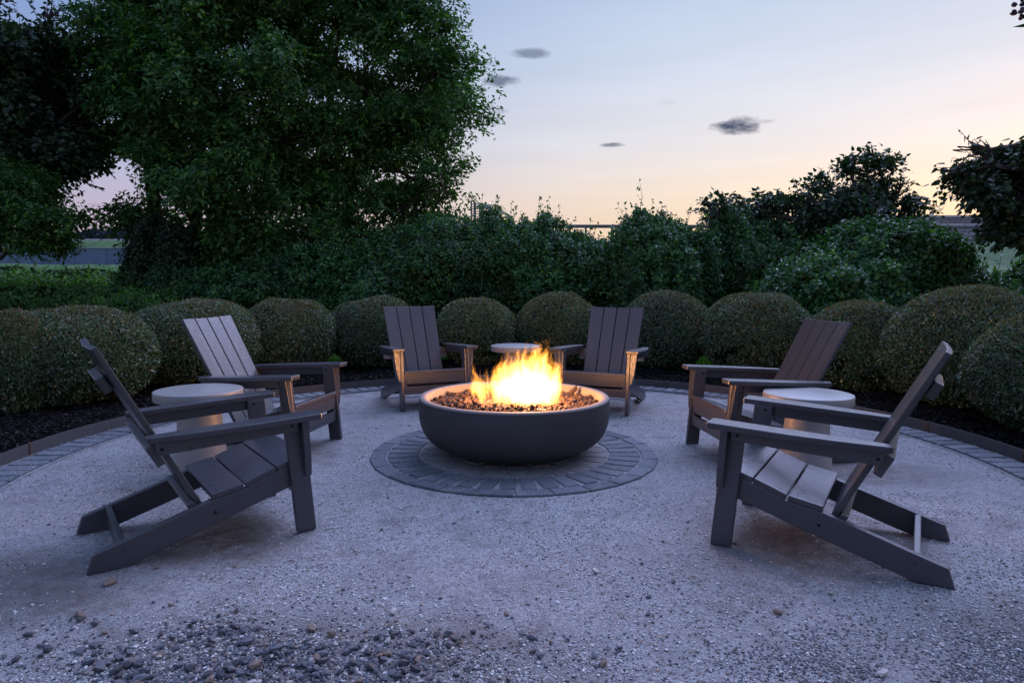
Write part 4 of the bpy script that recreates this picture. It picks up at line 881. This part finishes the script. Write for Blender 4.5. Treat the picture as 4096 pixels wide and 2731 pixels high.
# fern leaved sapling rising from the thicket left of centre
t = None
fx, fy, fz = at(1142, 500, 12.2); g = np.random.default_rng(55)
fs = tag(empty('sumac_sapling', (fx, fy, terrain_z(fx, fy))), 'young sapling with drooping feathery fronds rising above the thicket left of centre', 'sapling'); z0 = terrain_z(fx, fy)
link('stem', np_mesh('stem', *tube([(0, 0, -.1), (.03, 0, (fz - z0) * .6), (0, 0, fz - z0 + .18)], [.03, .025, .012], 6)), M['bark'], fs)
for k in range(15):
    a = g.uniform(0, 6.283); ln = g.uniform(.28, .46); s = np.array([0, 0, fz - z0 + g.uniform(-.15, .2)]); hd = np.array([math.cos(a), math.sin(a) * .6, 0]); u = g.uniform(.35, 1.1)
    q = np.linspace(0, 1, 13)[:, None]; P = s + hd * ln * q + np.array([0, 0, 1]) * ln * (u * q - .95 * q * q)
    dr = unit(np.gradient(P, axis=0)); sv = unit(np.cross(dr, [0, 0, 1]))
    PP = np.concatenate([P[1:], P[1:]]); DD = np.concatenate([dr[1:] * .4 + sv[1:] - [0, 0, .5], dr[1:] * .4 - sv[1:] - [0, 0, .5]]); LL = np.tile(.115 * np.sin(np.linspace(.5, 2.9, 12)), 2)
    V, Fc = leaf_mesh(PP, DD, np.tile([0, 0, 1.0], (len(PP), 1)) + .01, LL, LL * .32, 4, .1)
    link('frond', np_mesh('frond', V, Fc), M['treeleaf'], fs)

# purple leaved branch tip at the upper right corner, close to the lens
px, py, pz = at(2352, 30, 2.6)
pb = tag(empty('purple_branch', (px + .005, py, pz + .01)), 'tip of a purple leaved branch poking in at the upper right corner', 'branch')
link('twig', np_mesh('twig', *tube([(.35, 0, .14), (.12, .0, .04), (-.0, 0, 0)], [.006, .004, .0015], 6)), M['bark'], pb)
g = np.random.default_rng(9)
for k in range(30):
    p = np.array([g.uniform(-.040, .10), g.uniform(-.05, .05), g.uniform(-.022, .045)]); r_ = .012 * g.uniform(.7, 1.3)
    v, f = rocks(p[None], np.array([r_]), ICO, .9, .1, g); link('bud', np_mesh('bud', v, f, True), M['purple'], pb)
v, f = leaf_mesh(np.array([[.055, 0, -.047]]), np.array([[-1.0, 0, -.06]]), np.array([[0, .5, 1.0]]), np.array([.105]), np.array([.026]), 6, .1, .05)
link('leaf', np_mesh('leaf', v, f), M['darkleaf'], pb)

# grass blades just outside the hedge ring, and the lawn they stand on
def zl(x, y, r): return -.03 + 0 * r
tag(link('lawn', disc('lawn', 4.9, 8.2, 12, 200, lambda x, y, r: np.full_like(r, .012)), M['field']), 'strip of lawn behind the hedge domes', kind='structure')
n = 60000; a = rng.uniform(R(15), R(165), n); r = rng.uniform(4.95, 6.6, n); x = BC[0] + r * np.cos(a); y = BC[1] + r * np.sin(a)
P = np.stack([x, y, np.full(n, .010)], -1); h = rng.uniform(.05, .16, n)
V, Fc = leaf_mesh(P, unit(rng.normal(size=(n, 3)) * [.45, .45, 0] + [0, 0, 1]), rng.normal(size=(n, 3)), h, h * .09 + .003, 4, .1)
tag(link('grass_blades', np_mesh('grass_blades', V, Fc), M['grass']), 'bright green lawn grass seen through gaps between hedge domes', 'grass', kind='stuff')

# ------------------------------------------------------------------ far background
def boxobj(name, c, s, mat, parent=None, rz=0, bev=0):
    bm = bmesh.new(); bmesh.ops.create_cube(bm, size=1)
    for v in bm.verts: v.co = Vector((v.co.x * s[0], v.co.y * s[1], v.co.z * s[2]))
    if bev: bmesh.ops.bevel(bm, geom=list(bm.edges), offset=bev, segments=1, affect='EDGES')
    o = link(name, bm_mesh(name, bm), mat, parent); o.location = c; o.rotation_euler = (0, 0, rz); return o
# highway deck along the embankment top
rd = boxobj('highway', (0, 58, 4.12), (260, 9, .12), M['road']); tag(rd, 'highway on the embankment far behind the thicket', kind='structure')
# guardrail in the centre
gx0, gy, gz0 = at(1255, 521, 52); gx1, _, _ = at(1760, 517, 52)
gr = tag(empty('guardrail', (gx0, gy, 4.1)), 'long steel highway guardrail on posts above the centre thicket', 'guardrail')
_, _, zr = at(1500, 519.5, 52)
boxobj('rail', (14, 0, zr - 4.1), (44, .08, .26), M['galv'], gr, 0, .03); 
for k in range(22): boxobj('post', (-7 + k * 2.0, .12, (zr - 4.1) / 2 - .05), (.14, .14, zr - 4.1 + .1), M['galv'], gr)
# pale concrete barrier at the far left with the road behind
bx0, by0, bzt = at(0, 556, 55); _, _, bzb = at(0, 572, 55)
br = tag(empty('concrete_barrier', (-38, 54, 4.1)), 'pale concrete highway barrier seen between the trees at far left', 'barrier')
for k in range(9): boxobj('panel', (-14 + k * 4.0, 0, (bzt - 4.1) / 2), (3.97, .35, bzt - 4.1 + .2), M['cement'], br, 0, .03)
# blue-lit wall below it
_, _, wt = at(100, 573, 40); _, _, wb = at(100, 606, 40)
bw = tag(empty('retaining_wall', (-30, 40, wb)), 'long concrete retaining wall in blue light across the field at far left', 'wall')
for k in range(12): boxobj('wall_panel', (-10 + k * 1.9, 0, (wt - wb) / 2 - .1), (1.88, .3, wt - wb + .2), M['bluelit_wall'], bw, 0, .01)
boxobj('coping', (.45, 0, wt - wb + .035), (22.9, .4, .06), M['cement'], bw)
# far tree line
g = np.random.default_rng(77)
for i, (X, Yp, rp) in enumerate([(190, 548, 16), (215, 540, 18), (240, 546, 20), (262, 538, 17), (285, 545, 20), (160, 552, 18), (130, 550, 20), (310, 548, 18), (95, 552, 18)]):
    x, y, z = at(X, Yp, 150); s = rp * K / 2692 * 150; ft = tag(empty('distant_tree', (x, y, 4.1)), 'hazy blue tree in the distant row beyond the highway at far left', 'tree', 'distant trees beyond the highway')
    link('trunk', np_mesh('trunk', *tube([(0, 0, 0), (0, 0, z - 4.1)], [.3, .15], 6)), M['bark'], ft)
    n = 900; d = unit(g.normal(size=(n, 3))); p = d * [s, s * .8, s * .8] * (g.uniform(.6, 1, (n, 1))) * (1 + .2 * wav(d, i, 3))[:, None] + [0, 0, z - 4.1 - s * .2]; LL = g.uniform(.5, 1.0, n)
    v, f = leaf_mesh(p, g.normal(size=(n, 3)), g.normal(size=(n, 3)), LL, LL * .8); tag(link('crown', np_mesh('crown', v, f), M['fartree'], ft), kind='stuff')
# block faced retaining wall at the far right
WY = 62
rx0, _, rzt = at(2080, 494, WY); rx1, _, _ = at(2420, 490, WY); rzb = 3.9
rw = tag(empty('stone_block_wall', (rx0, WY, 0)), 'tall grey stone block highway wall under the sunset at far right', 'wall'); Wd = rx1 - rx0 + 6
lev = [at(2200, q, WY)[2] for q in (493, 497, 511, 520, 549, 600)]
boxobj('wall_body', (Wd / 2 - 2, .45, (lev[0] + rzb - 2) / 2), (Wd, .6, lev[0] - rzb + 2), M['grout'], rw)
boxobj('coping', (Wd / 2 - 2, .12, (lev[0] + lev[1]) / 2), (Wd, .5, lev[0] - lev[1] + .04), M['cement'], rw, 0, .02)
npan = int(Wd / 2.35)
for k in range(npan): boxobj('barrier_panel', (-2 + (k + .5) * Wd / npan, .05, (lev[2] + lev[3]) / 2), (Wd / npan - .05, .5, lev[2] - lev[3] - .04), M['cement'], rw, 0, .03)
g = random.Random(3); BM_ = []
unitb = None
def blockrow(z0, z1, rows, wmin, wmax):
    global unitb
    if unitb is None:
        bm = bmesh.new(); bmesh.ops.create_cube(bm, size=1); bmesh.ops.bevel(bm, geom=list(bm.edges), offset=.04, segments=1, affect='EDGES'); unitb = bm_mesh('block', bm); unitb.materials.append(M['blocks'])
    h = (z1 - z0) / rows
    for r_ in range(rows):
        x = -2 + g.uniform(-.5, 0)
        while x < Wd - 2:
            w = g.uniform(wmin, wmax); tall = g.random() < .25 and r_ + 1 < rows
            o = bpy.data.objects.new('block', unitb); col.objects.link(o); o.parent = rw; o.location = (x + w / 2, .10 + g.uniform(-.015, .02) , z0 + h * (r_ + .5)); o.scale = (w - .05, .16, h - .045); x += w
blockrow(lev[2] + .02, lev[1] - .03, 3, .25, .75)
blockrow(lev[4], lev[3] - .03, 3, .6, 1.2)
blockrow(lev[5], lev[4] - .03, 3, .8, 1.4)
# louvred highway sign frame seen edge on above the thicket
sx, sy, sz = at(1082, 505, 45); _, _, sz2 = at(1082, 462, 45); sg = tag(empty('sign_frame', (sx, sy, 4.1)), 'dark louvred steel sign frame just above the thicket left of centre', 'sign frame')
s45 = K / 2692 * 45
for k, dx in enumerate((0, 8, 19, 24)): boxobj('post', (dx * s45, 0, (sz2 - 4.1) / 2 - k * .05), (.16 if k in (1, 3) else .10, .12, sz2 - 4.1 - k * .10), M['galv'], sg)
for k in range(9): boxobj('louvre', (12 * s45, 0, sz2 - 4.1 - .2 - k * .16), (24 * s45, .06, .05), M['galv'], sg)
boxobj('panel', (28 * s45, 0, sz2 - 4.1 - .62), (4.5 * s45, .1, .9), M['galv'], sg)
